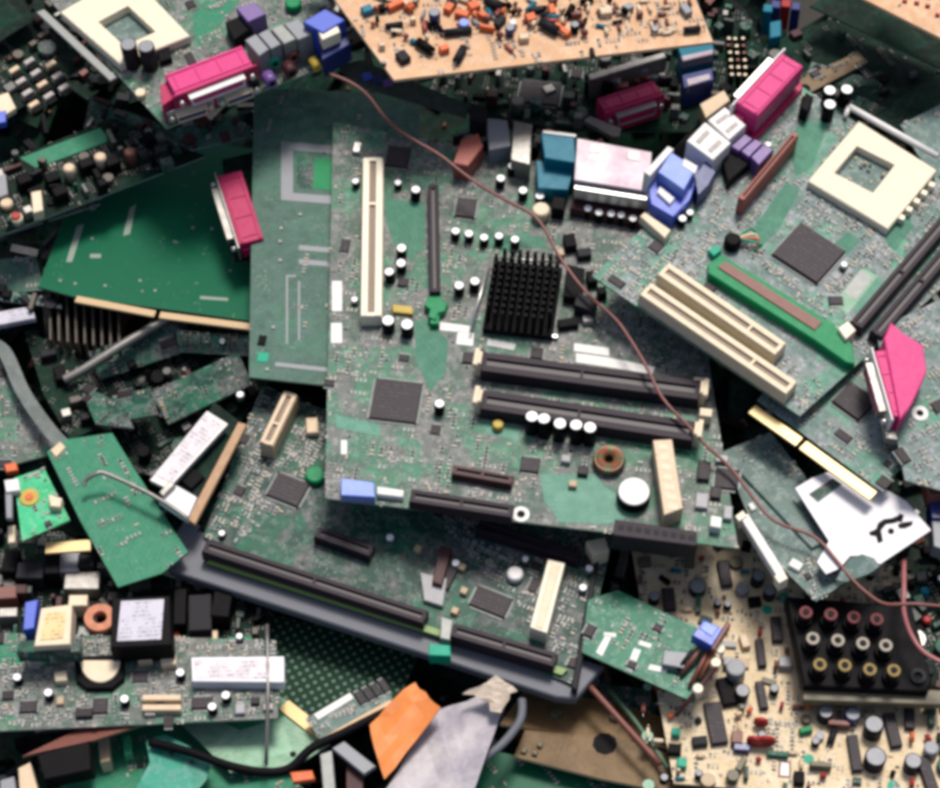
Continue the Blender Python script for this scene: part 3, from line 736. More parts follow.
# ports along the far edge, seen from behind
rb.dsub((733, 106), (786, 49), M['pink'], depth=26, z0=14, z1=44, out=1, stack=True, name='parallel_port', flange=M['white'], length_body=.86)
for q in ([(687, 141), (705, 122), (731, 143), (713, 160)], [(708, 120), (725, 107), (746, 125), (729, 140)]):
    o = rb.prism('usb_port', q, 32, M['white'])
    cx_ = sum(p[0] for p in q)/4; cy_ = sum(p[1] for p in q)/4; sh_ = lambda k_: [(cx_+(p[0]-cx_)*k_, cy_+(p[1]-cy_)*k_) for p in q]
    t_ = sh_(.62); rb.prism('spring_tab', [t_[0], t_[1], ((t_[1][0]*3+t_[2][0])/4, (t_[1][1]*3+t_[2][1])/4), ((t_[0][0]*3+t_[3][0])/4, (t_[0][1]*3+t_[3][1])/4)], 32.6, M['grey_pale'], z0=30, parent=o, block=False, cham=.2)
    rb.prism('spring_tab', [t_[3], t_[2], ((t_[2][0]*3+t_[1][0])/4, (t_[2][1]*3+t_[1][1])/4), ((t_[3][0]*3+t_[0][0])/4, (t_[3][1]*3+t_[0][1])/4)], 32.6, M['grey_pale'], z0=30, parent=o, block=False, cham=.2)
for q in ([(731, 146), (745, 134), (753, 139), (739, 151)], [(741, 151), (755, 139), (763, 143), (749, 157)], [(751, 157), (763, 145), (774, 149), (759, 165)]):
    rb.prism('audio_jack', q, 22, M['purple'])
rb.prism('jack_body', [(722, 158), (738, 145), (752, 161), (728, 182)], 14, M['black'])
o = rb.prism('video_port', [(648, 186), (666, 158), (700, 170), (690, 200), (673, 217), (651, 204)], 20, M['blue'])
rb.prism('port_body', [(658, 172), (671, 152), (696, 168), (684, 190)], 36, M['lightblue'], z0=20, parent=o, block=False)
rb.prism('port_flange', [(644, 172), (668, 146), (674, 149), (650, 176)], 38, M['white'], z0=8, parent=o, block=False)
rb.prism('port_tab', [(684, 158), (698, 166), (695, 174), (682, 166)], 37, M['white'], z0=30, parent=o, block=False)
rb.prism('port_tab', [(660, 186), (675, 198), (670, 204), (657, 192)], 24, M['white'], z0=18, parent=o, block=False)
rb.prism('latch_bar', [(748, 132), (799, 78), (803, 88), (754, 141)], 7, M['crimson'], block=False)
rb.prism('side_port', [(640, 216), (645, 212), (671, 230), (665, 238)], 12, M['ivory'])
rb.prism('port_body_dark', [(694, 176), (706, 160), (716, 172), (708, 186), (698, 196)], 22, M['navy'])
rb.boxp('sticker', 858, 285, 34, 16, .3, M['metal_tin'], rot=rb.dirang((858, 285), (875, 262)))
rb.prism('solder_patch', [(832, 304), (862, 268), (878, 276), (848, 314)], .25, M['pcb_light'], cham=0, block=False)
rb.chip(836, 300, 14, 10, 3, .7, 2); rb.chip(656, 246, 12, 12, 3)
for q, mt in (([(786, 140), (806, 118), (826, 130), (812, 168), (796, 176)], 'patch'), ([(752, 230), (786, 182), (800, 190), (780, 228), (762, 246)], 'patch'), ([(884, 232), (906, 214), (914, 226), (896, 250), (888, 246)], 'patch'), ([(842, 300), (866, 268), (886, 282), (862, 318)], 'patch_pale'), ([(826, 250), (848, 232), (860, 240), (840, 262)], 'patch')):
    rb.prism('copper_patch', q, .22, M[mt], cham=0)
rb.scatter(950, 8, big=98, chips=.08)

# pale slab behind the right board
eb = Board('blank_board', 'plain dusty grey green board at the right margin behind the white socket', 'circuit board',
    [(900, 125), (960, 95), (1010, 190), (930, 175)], [(900, 125, 52), (960, 95, 48), (930, 175, 56)], M['pcb_gray'], M['edge_dark'])
eb.scatter(30, 3, big=8, chips=0)

# ================================================================== CARD WITH GOLD EDGE UNDER THE RIGHT BOARD
gc = Board('expansion_card', 'grey green card with a long gold edge connector sticking out under the right board', 'circuit board',
    [(757, 400), (878, 489), (945, 430), (880, 340), (810, 340)], [(752, 402, 72), (875, 492, 82), (880, 340, 70)], M['pcb_pale'], M['edge_green'], ax=((757, 400), (878, 489)))
for A, B in (((752, 409), (799, 442)), ((803, 445), (873, 496))):
    mb = MB(); a, b_ = gc.on(*A), gc.on(*B); dx, dy = b_[0]-a[0], b_[1]-a[1]; Ln = math.hypot(dx, dy)
    mb.box(0, 0, Ln, 11, -2.2, .5, 0, 0)
    o = gc.put(mb, 'gold_edge', [M['gold']]); o.location = ((a[0]+b_[0])/2*U, (a[1]+b_[1])/2*U, 0); o.rotation_euler.z = math.atan2(dy, dx)
gc.chip(855, 400, 32, 30, 5); gc.boxp('crystal', 822, 366, 10, 8, 5, M['tan_p'])
gc.scatter(170, 9, big=40)

# ================================================================== PINK PORT BOARD AT RIGHT MARGIN
pm = Board('port_board', 'small green board at the right margin carrying an upright pink printer port', 'circuit board',
    [(876, 330), (960, 290), (975, 500), (905, 480)], [(876, 330, 96), (960, 290, 90), (905, 480, 100)], M['pcb_pale'], M['edge_green'])
pm.dsub((873, 347), (894, 420), M['pink'], depth=12, z0=4, z1=30, out=-1, name='parallel_port', flange=M['white'], shell=M['dull'], length_body=.9)
pm.prism('port_block', [(884, 338), (891, 322), (905, 334), (923, 345), (927, 372), (912, 404), (900, 420)], 32, M['pink'], z0=0, cham=1.2)
x, y = pm.on(920, 413, .4); mb = MB(); mb.ring(x, y, 3.5, 8, 0, .5); pm.put(mb, 'screw_pad', [M['white']]); pm.block(x, y, 16, 16)
mb = MB(); mb.cyl(x, y, 3.5, .05, .45); pm.put(mb, 'screw_hole', [M['black']])
pm.prism('bracket_tab', [(882, 415), (893, 418), (898, 440), (886, 438)], 10, M['dull'])
pm.scatter(170, 12, big=40)
jb = Board('socket_block', 'ivory and brown socket block at the right margin below the pink port board', 'connector',
    [(918, 462), (960, 455), (965, 500), (928, 500)], 60)
jb.prism('housing', [(922, 462), (960, 455), (965, 492), (930, 496)], 26, M['brown'])
jb.prism('insert', [(928, 470), (960, 465), (960, 484), (932, 488)], 27.5, M['ivory_w'], z0=20, block=False)
jb2 = Board('blue_white_plug', 'pale blue plug stub at the right margin beside the white plate', 'connector',
    [(928, 500), (960, 500), (965, 560), (932, 548)], 45)
jb2.prism('housing', [(930, 500), (962, 500), (962, 520), (932, 518)], 26, M['navy'])
jb2.prism('collar', [(932, 520), (962, 522), (962, 556), (934, 546)], 22, M['grey'])

# ================================================================== SLATE CARD AND WHITE PLATE
sc_ = Board('controller_card', 'slate grey card with rows of pale pads, wedged left of the white plate', 'circuit board',
    [(722, 452), (770, 432), (804, 474), (830, 540), (872, 566), (816, 601), (762, 548)], [(722, 452, 32), (804, 474, 40), (816, 601, 50)], M['pcb_gray'], M['edge_green'], ax=((722, 452), (816, 601)))
for i in range(9): sc_.boxp('pad', 772+i*3.2, 474+i*5.4, 3.2, 5.5, .6, M['metal_tin'], rot=0)
for i in range(4): sc_.boxp('pad', 806+i*3.4, 512+i*5, 3, 5, .6, M['metal_tin'])
o = sc_.prism('flat_cable_socket', [(740, 517), (748, 513), (785, 572), (778, 578)], 14, M['white'])
sc_.prism('socket_latch', [(735, 516), (743, 510), (747, 516), (739, 521)], 16, M['ivory_w'], parent=o, block=False)
sc_.prism('socket_latch', [(774, 576), (783, 570), (788, 578), (779, 583)], 16, M['ivory_w'], parent=o, block=False)
sc_.prism('raised_strip', [(738, 470), (760, 460), (828, 540), (812, 548)], 4, M['pcb_gray'])
sc_.boxp('white_component', 796, 564, 12, 9, 5, M['white'], rot=.5); sc_.boxp('white_component', 752, 506, 8, 5, 4, M['white'])
sc_.scatter(110, 4, big=30)
wp = Board('shield_plate', 'glossy white plate with black cut-out marks, lying under the gold edge connector', 'metal plate',
    [(795, 488), (812, 478), (841, 467), (880, 486), (906, 501), (931, 530), (880, 564), (864, 555), (850, 556), (840, 568), (826, 574), (817, 562), (829, 541)],
    [(795, 480, 60), (931, 530, 70), (826, 574, 66)], M['white_gloss'], M['grey'], thick=2, ax=((826, 574), (931, 530)), part='plate')
wp.prism('window', [(809, 494), (833, 478), (842, 484), (818, 502)], .5, M['pcb_dark'], cham=0, mtop=M['pcb_dark'])
K = lambda n_, q: wp.prism(n_, q, .6, M['black'], cham=0)
# black marks on the plate
K('printed_mark', [(869, 532), (876, 529), (878, 523), (884, 519), (892, 518), (899, 515), (902, 516), (900, 521), (893, 523), (886, 524), (881, 530), (883, 541), (878, 543), (876, 536), (870, 535)])
x, y = wp.on(891, 531, .5); mb = MB(); mb.cyl(x, y, 3, 0, .65, 0, 12); wp.put(mb, 'printed_mark', [M['black']])
K('printed_mark', [(898, 524), (904, 522), (913, 521), (912, 525), (905, 528), (899, 528)])
K('printed_mark', [(899, 513), (904, 515), (902, 522), (898, 521)])
nb_ = Board('round_notch_card', 'dark green card edge with rounded end in front of the white plate', 'circuit board',
    [(842, 569), (850, 558), (862, 554), (874, 558), (880, 566), (868, 574), (846, 582), (836, 580)], [(842, 569, 70), (880, 566, 72), (846, 582, 68)], M['pcb_gray'], M['edge_green'])

# ================================================================== TOP LEFT MOTHERBOARD
tb = Board('motherboard', 'motherboard in the top left corner with cream processor socket and pink printer port', 'circuit board',
    [(22, -30), (166, 128), (352, 56), (300, -60)], [(30, -20, 68), (166, 128, 84), (352, 56, 84)], M['pcb_grey'], M['edge_grey'], ax=((166, 128), (352, 56)))
oq = [tb.on(x_, y_, 12) for x_, y_ in ((60, 12), (128, -28), (190, 36), (120, 64))]; hq = [tb.on(x_, y_, 12) for x_, y_ in ((98, 22), (128, 6), (156, 32), (124, 46))]
oo, ii = fix(oq, hq); sk = ring_prism(tb, 'processor_socket', oo, ii, 0, 12, [M['ivory_w'], M['holes']])
mb = MB(); mb.prism(inset_any(oo, 2), 0, 1.0); mb.build('socket_floor', [M['pcb_gray']], sk)
tb.block(sum(p[0] for p in oo)/4, sum(p[1] for p in oo)/4, 110, 80, tb.dirang((60, 12), (120, 64)))
tb.prism('board_rail', [(36, 12), (44, 9), (117, 77), (110, 81)], 2, M['metal_tin'])
for p in ((128, 44), (146, 46)): tb.cap(*p, 17, 34, M['purple_black'], M['grey'], name='tall_capacitor')
tb.cap(140, 92, 11, 8, M['ivory'], M['ivory'])
port = tb.dsub((172, 96), (256, 64), M['pink'], depth=30, z0=20, z1=40, out=-1, stack=True, name='parallel_port', flange=M['crimson'], shell=M['white'], length_body=.92)
tb.prism('port_cheek', [(160, 86), (170, 78), (174, 98), (162, 106)], 30, M['crimson'])
for A, B in (((166, 112), (212, 97)), ((216, 95), (257, 80))):
    tb.dsub(A, B, M['navy'], depth=14, z0=1, z1=17, out=-1, name='serial_port', flange=M['metal'], shell=M['ivory'])
tb.prism('game_port', [(236, 8), (254, 2), (266, 14), (248, 22)], 26, M['purple'])
tb.prism('jack_body', [(225, 22), (244, 14), (252, 28), (234, 40)], 18, M['black'])
for q, mt in (([(245, 40), (256, 34), (269, 49), (259, 56)], 'grey'), ([(258, 34), (268, 29), (281, 44), (271, 49)], 'grey'), ([(271, 29), (282, 24), (296, 39), (284, 44)], 'metal_tin'), ([(284, 24), (298, 19), (312, 34), (298, 40)], 'grey')):
    tb.prism('audio_jack', q, 36, M[mt])
for (px_, py_), mt in zip(((273, 60), (270, 80), (252, 82), (290, 70), (292, 54)), ('mint', 'purple', 'dgrey', 'maroon', 'brown')):
    p = tb.on(px_, py_, 14); mb = MB(); mb.hcyl((p[0], p[1]+8, 14), (p[0], p[1]-6, 14), 6.5, 0, 16); mb.hcyl((p[0], p[1]-5.8, 14), (p[0], p[1]-6.4, 14), 3.2, 1, 12)
    tb.put(mb, 'jack_barrel', [M[mt], M['black']])
o = tb.prism('usb_port', [(303, 22), (325, 9), (345, 20), (323, 33)], 46, M['blue'])
tb.prism('port_shell', [(318, 34), (344, 22), (350, 44), (322, 60)], 26, M['navy'], parent=o, block=False)
tb.prism('port_tab', [(318, 31), (336, 23), (340, 32), (322, 40)], 44, M['ivory_w'], z0=28, parent=o, block=False)
for (px_, py_), mt in zip(((330, 58), (315, 64), (342, 50)), ('cyan', 'yellow', 'crimson')):
    p = tb.on(px_, py_, 10); mb = MB(); mb.hcyl((p[0], p[1]+6, 10), (p[0], p[1]-7, 10), 5, 0, 14); tb.put(mb, 'jack_barrel', [M[mt]])
tb.prism('copper_patch', [(192, 18), (205, 2), (240, 0), (222, 22), (198, 46)], .2, M['pcb_mid'], cham=0, block=False)
p = tb.on(293, 3, 8); mb = MB(); mb.cyl(*p, 9, 0, 10, 0, 14, 2); tb.put(mb, 'battery_holder', [M['green']])
tb.prism('regulator', [(156, 48), (168, 44), (172, 58), (160, 62)], 8, M['black'])
tb.scatter(420, 14, big=60)

# ================================================================== TAN PHENOLIC BOARD
pb = Board('phenolic_board', 'tan brown board at the top crowded with orange and dark components', 'circuit board',
    [(302, -45), (394, 80), (713, 42), (672, -60)], [(302, -45, 128), (394, 80, 138), (713, 42, 126)], M['tan'], M['edge_tan'], thick=4, ax=((394, 80), (713, 42)))
def cyl_lying(b, px, py, L_, r, ang, mat, name='capacitor', z=None):
    x, y = b.on(px, py, r); c, q_ = math.cos(ang)*L_/2, math.sin(ang)*L_/2; zz = r+.6 if z is None else z
    mb = MB(); mb.hcyl((x-c, y-q_, zz), (x+c, y+q_, zz), r, 0, 14)
    mb.hcyl((x-c*1.6, y-q_*1.6, zz), (x+c*1.6, y+q_*1.6, zz), .5, 1, 5)
    for e in (-1, 1): mb.hcyl((x+e*c*1.6, y+e*q_*1.6, zz), (x+e*c*1.6, y+e*q_*1.6, -.5), .5, 1, 5)
    b.block(x, y, L_, r*2, ang); return b.put(mb, name, [mat, M['metal']])
def disc_cap(b, px, py, r, mat, ang=0, name='disc_capacitor'):
    x, y = b.on(px, py, r+2); mb = MB(); dx, dy = math.cos(ang), math.sin(ang)
    mb.hcyl((x-dx*1.8, y-dy*1.8, r+2), (x+dx*1.8, y+dy*1.8, r+2), r, 0, 16)
    for e in (-1, 1): mb.hcyl((x-dy*e*r*.5, y+dx*e*r*.5, r), (x-dy*e*r*.5, y+dx*e*r*.5, -.5), .5, 1, 5)
    b.block(x, y, 5, 5); return b.put(mb, name, [mat, M['metal']])
spec = [(367, 8, 'b', 11, 9, 'cyan', .3), (382, 6, 'b', 7, 7, 'black', 0), (395, 3, 'b', 22, 9, 'orange', .4), (435, 12, 'c', 12, 16, 'navy', 0), (449, 6, 'b', 14, 10, 'orange', .9),
        (394, 26, 'l', 18, 3.4, 'dgrey', .05), (403, 55, 'b', 11, 13, 'dgrey', .4), (425, 47, 'l', 20, 5, 'black', -.9), (444, 47, 'b', 12, 9, 'orange', .2), (460, 55, 'l', 20, 4.4, 'dgrey', 1.0),
        (462, 12, 'b', 18, 10, 'orange', -.5), (474, 4, 'b', 14, 12, 'orange', .3), (484, 14, 'b', 16, 8, 'orange', -.8), (464, 22, 'c', 11, 10, 'lightblue', 0), (458, 32, 'l', 28, 4, 'dgrey', 0),
        (494, 4, 'l', 20, 6, 'dgrey', -.8), (487, 26, 'b', 20, 5, 'orange', -.4), (500, 20, 'b', 14, 7, 'dgrey', .8), (510, 27, 'c', 10, 12, 'navy', 0), (513, 22, 'b', 7, 7, 'white', 0),
        (531, 16, 'b', 13, 12, 'orange', .2), (537, 8, 'b', 14, 6, 'dgrey', 0), (524, 36, 'b', 10, 7, 'tan_p', 0), (549, 27, 'l', 22, 5.5, 'dgrey', -.8), (562, 28, 'b', 25, 8, 'orange', -.95),
        (570, 12, 'l', 14, 4, 'black', 1), (575, 24, 'c', 9, 12, 'black', 0), (578, 12, 'b', 8, 6, 'brown', 0), (552, 8, 'b', 8, 16, 'orange', 0), (655, 28, 'c', 8, 7, 'brown', 0), (692, 30, 'l', 17, 3.6, 'dgrey', 0),
        (606, 10, 'b', 12, 9, 'tan_p', 0), (640, 12, 'b', 6, 5, 'brown', 0), (628, 6, 'b', 10, 8, 'grey', .4), (686, 8, 'b', 8, 14, 'grey', .3), (413, 18, 'b', 6, 5, 'tan_p', 0), (382, 44, 'b', 6, 4, 'ivory', 0), (384, 62, 'c', 5, 5, 'brown', 0)]
def populate(b, spec):
    for (px_, py_, k, a_, c_, mt, rot) in spec:
        if k == 'b': b.boxp('component', px_, py_, a_, c_, 8, M[mt], rot=rot)
        elif k == 'i': b.chip(px_, py_, a_, c_, 7, rot, 2, name='chip')
        elif k == 'c': b.cap(px_, py_, a_, c_, M[mt], M['lightblue'] if mt == 'lightblue' else M['grey'])
        elif k == 'l': cyl_lying(b, px_, py_, a_, c_, rot, M[mt])
        elif k == 'd': disc_cap(b, px_, py_, a_, M[mt], rot)
spec = [(a_, b__, c_, d_*(.78 if f_ == 'orange' else 1), e_*(.8 if f_ == 'orange' else 1), f_, h_) for a_, b__, c_, d_, e_, f_, h_ in spec]
populate(pb, spec)
rr = random.Random(21)
for k in range(110):
    px_, py_ = rr.uniform(370, 640), rr.gauss(12, 15)
    if py_ > 60 or py_ < -40: continue
    if rr.random() < .5: disc_cap(pb, px_, py_, rr.uniform(2.2, 4.2), M[rr.choice(('orange', 'brown', 'tan_p', 'black', 'redbrown'))], rr.uniform(0, 3))
    else: cyl_lying(pb, px_, py_, rr.uniform(9, 14), rr.uniform(1.8, 3), rr.uniform(0, 3), M[rr.choice(('tan_p', 'dgrey', 'ivory', 'cyan', 'black', 'redbrown', 'grey'))], 'resistor')
for k in range(26): cyl_lying(pb, rr.uniform(590, 690), rr.uniform(0, 34), 9, 1.9, rr.choice((0, 1.57)), M[rr.choice(('tan_p', 'brown', 'ivory'))], 'resistor')
pb.scatter(330, 19, big=60, chips=0, tones=(1, 1, 0))
pc = Board('phenolic_board', 'tan board corner poking in at the top right corner', 'circuit board',
    [(842, -12), (945, 40), (1010, 20), (900, -70)], [(842, -12, 128), (945, 40, 134), (900, -70, 124)], M['tan'], M['edge_tan'], thick=4)
for p_ in ((917, 2), (928, 5), (938, 14), (905, 0)): pc.boxp('component', *p_, 5, 4, 3, M['red'], rot=.4)
pc.scatter(20, 2, big=10, chips=0)

# ================================================================== MIDDLE LOWER BOARD IN ITS GREY TRAY
ub = Board('motherboard', 'dark green motherboard in a grey tray, lower middle, with cream connector and long black slots', 'circuit board',
    [(203, 536), (262, 386), (618, 520), (577, 686)], [(203, 536, -12), (262, 386, -22), (577, 686, -4)], M['pcb_dark'], M['edge_green'], ax=((203, 536), (577, 686)))
mb = MB(); q = [ub.on(x_, y_) for x_, y_ in ((163, 552), (197, 528), (604, 664), (576, 697), (556, 695), (168, 568))]
mb.prism(q, -16, -4, 0, 1.5); ub.put(mb, 'tray_lip', [M['tray']])
mb = MB(); q = [ub.on(x_, y_) for x_, y_ in ((163, 552), (186, 516), (200, 524), (188, 545))]; mb.prism(q, -16, -2, 0, 1.5); ub.put(mb, 'tray_corner', [M['tray']])
mb = MB(); q = [ub.on(x_, y_) for x_, y_ in ((577, 694), (571, 690), (596, 545), (602, 545))]; mb.prism(q, -12, 8, 0, 1); ub.put(mb, 'tray_side', [M['dgrey']])
ub.slot((204, 545), (426, 617), 15, 17, M['purple_black'], M['slotgroove_d'], key=.5, name='card_slot')
ub.slot((452, 629), (556, 660), 15, 17, M['purple_black'], M['slotgroove_d'], key=.5, name='card_slot')
ub.slot((478, 524), (580, 556), 13, 15, M['purple_black'], M['slotgroove_d'], key=0, name='card_slot')
ub.slot((316, 531), (372, 551), 13, 14, M['purple_black'], M['slotgroove_d'], key=0, name='drive_connector')
ub.prism('edge_strip', [(206, 562), (212, 558), (568, 669), (562, 675)], 4, M['olive_g'], z0=0, cham=.4)
o = ub.prism('slot_clip', [(429, 643), (450, 645), (451, 656), (429, 655)], 18, M['mint'])
ub.prism('clip_arm', [(441, 616), (453, 620), (450, 640), (440, 638)], 14, M['metal_tin'], parent=o)
o = ub.prism('tall_connector', [(548, 559), (565, 563), (547, 633), (530, 627)], 24, M['ivory_w'])
ub.prism('connector_wall', [(551, 563), (561, 565), (543, 629), (535, 626)], 24.8, M['ivory'], z0=23, parent=o, block=False)
ub.chip(491, 601, 36, 22, 4); ub.chip(288, 489, 34, 28, 4); ub.chip(446, 575, 16, 26, 5, 0, 2); ub.chip(590, 560, 12, 18, 4, 0, 2)
x, y = ub.on(515, 573, 8); mb = MB(); mb.cyl(x, y, 8, 0, 9, 0, 20, 2); ub.put(mb, 'round_crystal', [M['white']]); ub.block(x, y, 18, 18)
ub.slot((291, 392), (266, 444), 15, 26, M['tan_p'], M['slotgroove'], key=.6)
mb = MB(); p = ub.on(312, 425, 8); mb.box(p[0], p[1], 12, 18, 0, 8, .5, 0, 1); ub.put(mb, 'pin_header', [M['tan_p']])
p = ub.on(315, 474, 8); mb = MB(); mb.cyl(*p, 10, 0, 9, 0, 16, 2); ub.put(mb, 'coil', [M['green']]); ub.block(*p, 20, 20)
ub.prism('metal_shield', [(420, 572), (447, 578), (443, 606), (424, 600)], 6, M['smd_grey'])
ub.prism('dark_connector', [(440, 545), (452, 548), (442, 585), (432, 582)], 12, M['maroon'])
for p in ((462, 566), (464, 590), (418, 548), (455, 610)): ub.boxp('small_crystal', *p, 7, 7, 6, M['smd_tan'])
for p in ((240, 394), (390, 537), (456, 562), (583, 587), (589, 568)): ub.cap(*p, 8, 9, M['grey'])
ub.prism('corner_clip', [(586, 541), (605, 537), (609, 549), (594, 555)], 26, M['ivory'], z0=-4)
ub.scatter(1150, 23, big=98, chips=.10)

# the tan-edged card and the labelled stick leaning on it
ec = Board('edge_card', 'narrow card with tan edge strip leaning against the tray board', 'circuit board',
    [(214, 402), (243, 424), (192, 522), (158, 498)], [(214, 402, 8), (243, 424, 10), (192, 522, 14)], M['pcb_deep'], M['edge_tan'], thick=3)
ec.prism('tan_edge', [(238, 422), (247, 424), (195, 524), (187, 519)], 5, M['strip_tan'], label='tan brown strip along the long edge')
ec.prism('metal_block', [(176, 485), (197, 497), (187, 519), (158, 500)], 9, M['white_gloss'])
ec.boxp('side_chip', 192, 478, 16, 18, 5, M['black'])
wl = Board('labelled_stick', 'white stick with printed label lying above the tan-edged card', 'module',
    [(207, 411), (228, 424), (168, 489), (150, 480)], [(207, 411, 24), (228, 424, 25), (168, 489, 26)], M['white'], M['grey'], thick=7, part='body')
wl.prism('paper_label', [(205, 415), (222, 425), (170, 482), (155, 475)], .5, M['paper'], cham=0)
wl.prism('metal_end', [(159, 492), (170, 480), (175, 484), (163, 496)], 1.5, M['dull'], z0=-5)
# bent wire handle
o = cable('wire_bail', 'bent metal wire handle resting on the mid green board', [(84, 486, 16), (86, 480, 18), (96, 474, 22), (107, 474, 22), (150, 494, 24), (182, 514, 26), (188, 522, 22)], 2.3, M['dull'], 'wire handle')

# ================================================================== PLAIN GREEN BOARDS ON THE LEFT
big = Board('bare_board', 'large bare deep green board with gold edge fingers, left of the pink port', 'circuit board',
    [(38, 287), (66, 212), (100, 130), (262, 150), (258, 322), (75, 297)], [(38, 287, -34), (100, 130, -70), (258, 322, -30)], M['pcb_bare'], M['edge_dark'], ax=((38, 287), (258, 322)))
for A, B in (((76, 299), (155, 314)), ((160, 315), (252, 327))):
    mb = MB(); a, b_ = big.on(*A), big.on(*B); dx, dy = b_[0]-a[0], b_[1]-a[1]
    mb.box(0, 0, math.hypot(dx, dy), 8, -2.3, .5)
    o = big.put(mb, 'gold_edge', [M['goldp']]); o.location = ((a[0]+b_[0])/2*U, (a[1]+b_[1])/2*U, 0); o.rotation_euler.z = math.atan2(dy, dx)
for q in ([(77, 226), (84, 224), (72, 262), (66, 262)], [(123, 236), (130, 208), (136, 204), (130, 234)], [(90, 254), (101, 254), (101, 258), (90, 258)], [(200, 296), (228, 298), (228, 301), (200, 299)]):
    big.prism('printed_line', q, .3, M['edge_grey'], cham=0, block=False)
for p in ((193, 228), (212, 229), (140, 280), (105, 285), (155, 290), (60, 280), (75, 283), (92, 238), (230, 270)):
    q = big.on(*p, 1); mb = MB(); mb.cyl(*q, 1.8, 0, 2.2 if p[1] < 230 else .5, 0, 8, .4); big.put(mb, 'solder_joint', [M['metal_tin']])
pk = Board('port_board', 'narrow board end with upright pink printer port between bare green boards', 'circuit board',
    [(222, 160), (262, 150), (262, 262), (232, 262)], [(222, 160, -14), (262, 150, -14), (232, 262, -10)], M['pcb_deep'], M['edge_dark'])
pk.dsub((216, 172), (240, 248), M['crimson'], depth=26, z0=4, z1=26, out=-1, name='parallel_port', flange=M['dull'], shell=M['dull'], length_body=.9)
mg = Board('bare_board', 'mid green plain board lying aslant under the bent wire handle', 'circuit board',
    [(47, 452), (62, 440), (112, 433), (135, 470), (188, 552), (162, 573), (118, 587), (80, 520)], [(47, 452, -8), (112, 433, -12), (118, 587, 12)], M['pcb_mid'], M['edge_green'], ax=((47, 452), (118, 587)))
mg.scatter(70, 6, big=10, chips=0)
for q in ([(50, 450), (60, 441), (66, 447), (56, 457)], ): mg.prism('notch_tab', q, 2, M['tan_p'])
sb = Board('small_board', 'small bright green board with a yellow disc and white plugs, left margin', 'circuit board',
    [(14, 478), (44, 468), (70, 520), (22, 541)], [(14, 478, 16), (44, 468, 16), (22, 541, 22)], M['pcb_bright'], M['edge_green'], ax=((22, 541), (70, 520)))
x, y = sb.on(29, 496, 3); mb = MB(); mb.cyl(x, y, 9.5, 0, 1.5, 0, 24, .4); d_ = sb.put(mb, 'yellow_disc', [M['yellow']]); mb = MB(); mb.cyl(x, y, 4, 1.5, 2.6, 0, 16, .3); mb.build('disc_centre', [M['orange']], d_)
sb.prism('white_plug', [(4, 480), (18, 478), (20, 490), (6, 492)], 9, M['white'])
sb.prism('white_plug', [(48, 494), (62, 498), (60, 507), (50, 506)], 10, M['ivory'])
sb.prism('white_plug', [(5, 492), (12, 492), (12, 518), (6, 518)], 6, M['grey'])
sb.chip(48, 523, 6, 6, 3, 0, 2); sb.scatter(24, 2, big=12, chips=0)

# ================================================================== LEFT MARGIN, UPPER
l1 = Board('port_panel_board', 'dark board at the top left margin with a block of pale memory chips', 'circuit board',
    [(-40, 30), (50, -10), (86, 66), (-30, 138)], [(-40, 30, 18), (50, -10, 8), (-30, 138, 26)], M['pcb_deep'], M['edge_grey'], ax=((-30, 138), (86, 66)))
for r_ in range(4):
    for c_ in range(3):
        x_, y_ = 15+c_*15+r_*6.5, 69-c_*8.5+r_*11.5
        if r_ == 0 and c_ == 2: continue
        l1.boxp('pale_chip', x_-1, y_, 12, 6, 10, M['grey_pale'] if (r_+c_) % 3 else M['tan_p'])
        l1.boxp('dark_spacer', x_+3, y_+6, 12, 5, 7, M['black'])
l1.prism('corner_label', [(-4, 96), (8, 92), (16, 108), (0, 118)], 8, M['ivory']); l1.prism('blue_plug', [(-6, 112), (6, 110), (6, 122), (-6, 124)], 9, M['blue'])
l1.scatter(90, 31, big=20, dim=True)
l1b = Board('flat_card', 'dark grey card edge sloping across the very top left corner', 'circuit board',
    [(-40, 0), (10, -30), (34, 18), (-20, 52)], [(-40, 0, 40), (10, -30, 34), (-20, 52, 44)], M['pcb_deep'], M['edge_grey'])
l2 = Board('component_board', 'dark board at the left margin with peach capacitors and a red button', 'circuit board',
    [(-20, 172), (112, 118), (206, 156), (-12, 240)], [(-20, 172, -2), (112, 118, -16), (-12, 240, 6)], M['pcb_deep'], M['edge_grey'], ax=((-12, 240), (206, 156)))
l2.prism('green_area', [(20, 158), (100, 128), (112, 140), (36, 168)], .3, M['pcb_mid'], cham=0)
for p, mt in (((69, 168), 'tan_p'), ((100, 157), 'tan_p'), ((130, 152), 'brown')):
    x, y = l2.on(*p, 18); mb = MB(); mb.cyl(x, y, 6.5, 0, 20, 0, 14, 2); l2.put(mb, 'capacitor', [M[mt]]); l2.block(x, y, 14, 14)
x, y = l2.on(16, 217, 8); mb = MB(); mb.cyl(x, y, 7, 0, 9, 0, 18, 2); b_ = l2.put(mb, 'button', [M['ivory']]); mb = MB(); mb.cyl(x, y, 5, 9, 11, 0, 16, 1); mb.build('button_top', [M['red']], b_)
x, y = l2.on(6, 202, 8); mb = MB(); mb.cyl(x, y, 7, 0, 8, 0, 14, 2); l2.put(mb, 'button', [M['tan_p']]); l2.block(x, y, 14, 14)
l2.prism('tall_plug', [(31, 192), (41, 190), (43, 210), (33, 213)], 14, M['ivory']); l2.prism('plug', [(-4, 176), (6, 174), (8, 194), (-2, 198)], 12, M['grey'])
for p in ((86, 162), (52, 176), (112, 160), (24, 178), (60, 190)): l2.boxp('dark_component', *p, 15, 12, 16, M['black'])
l2.scatter(260, 33, big=50, dim=True)
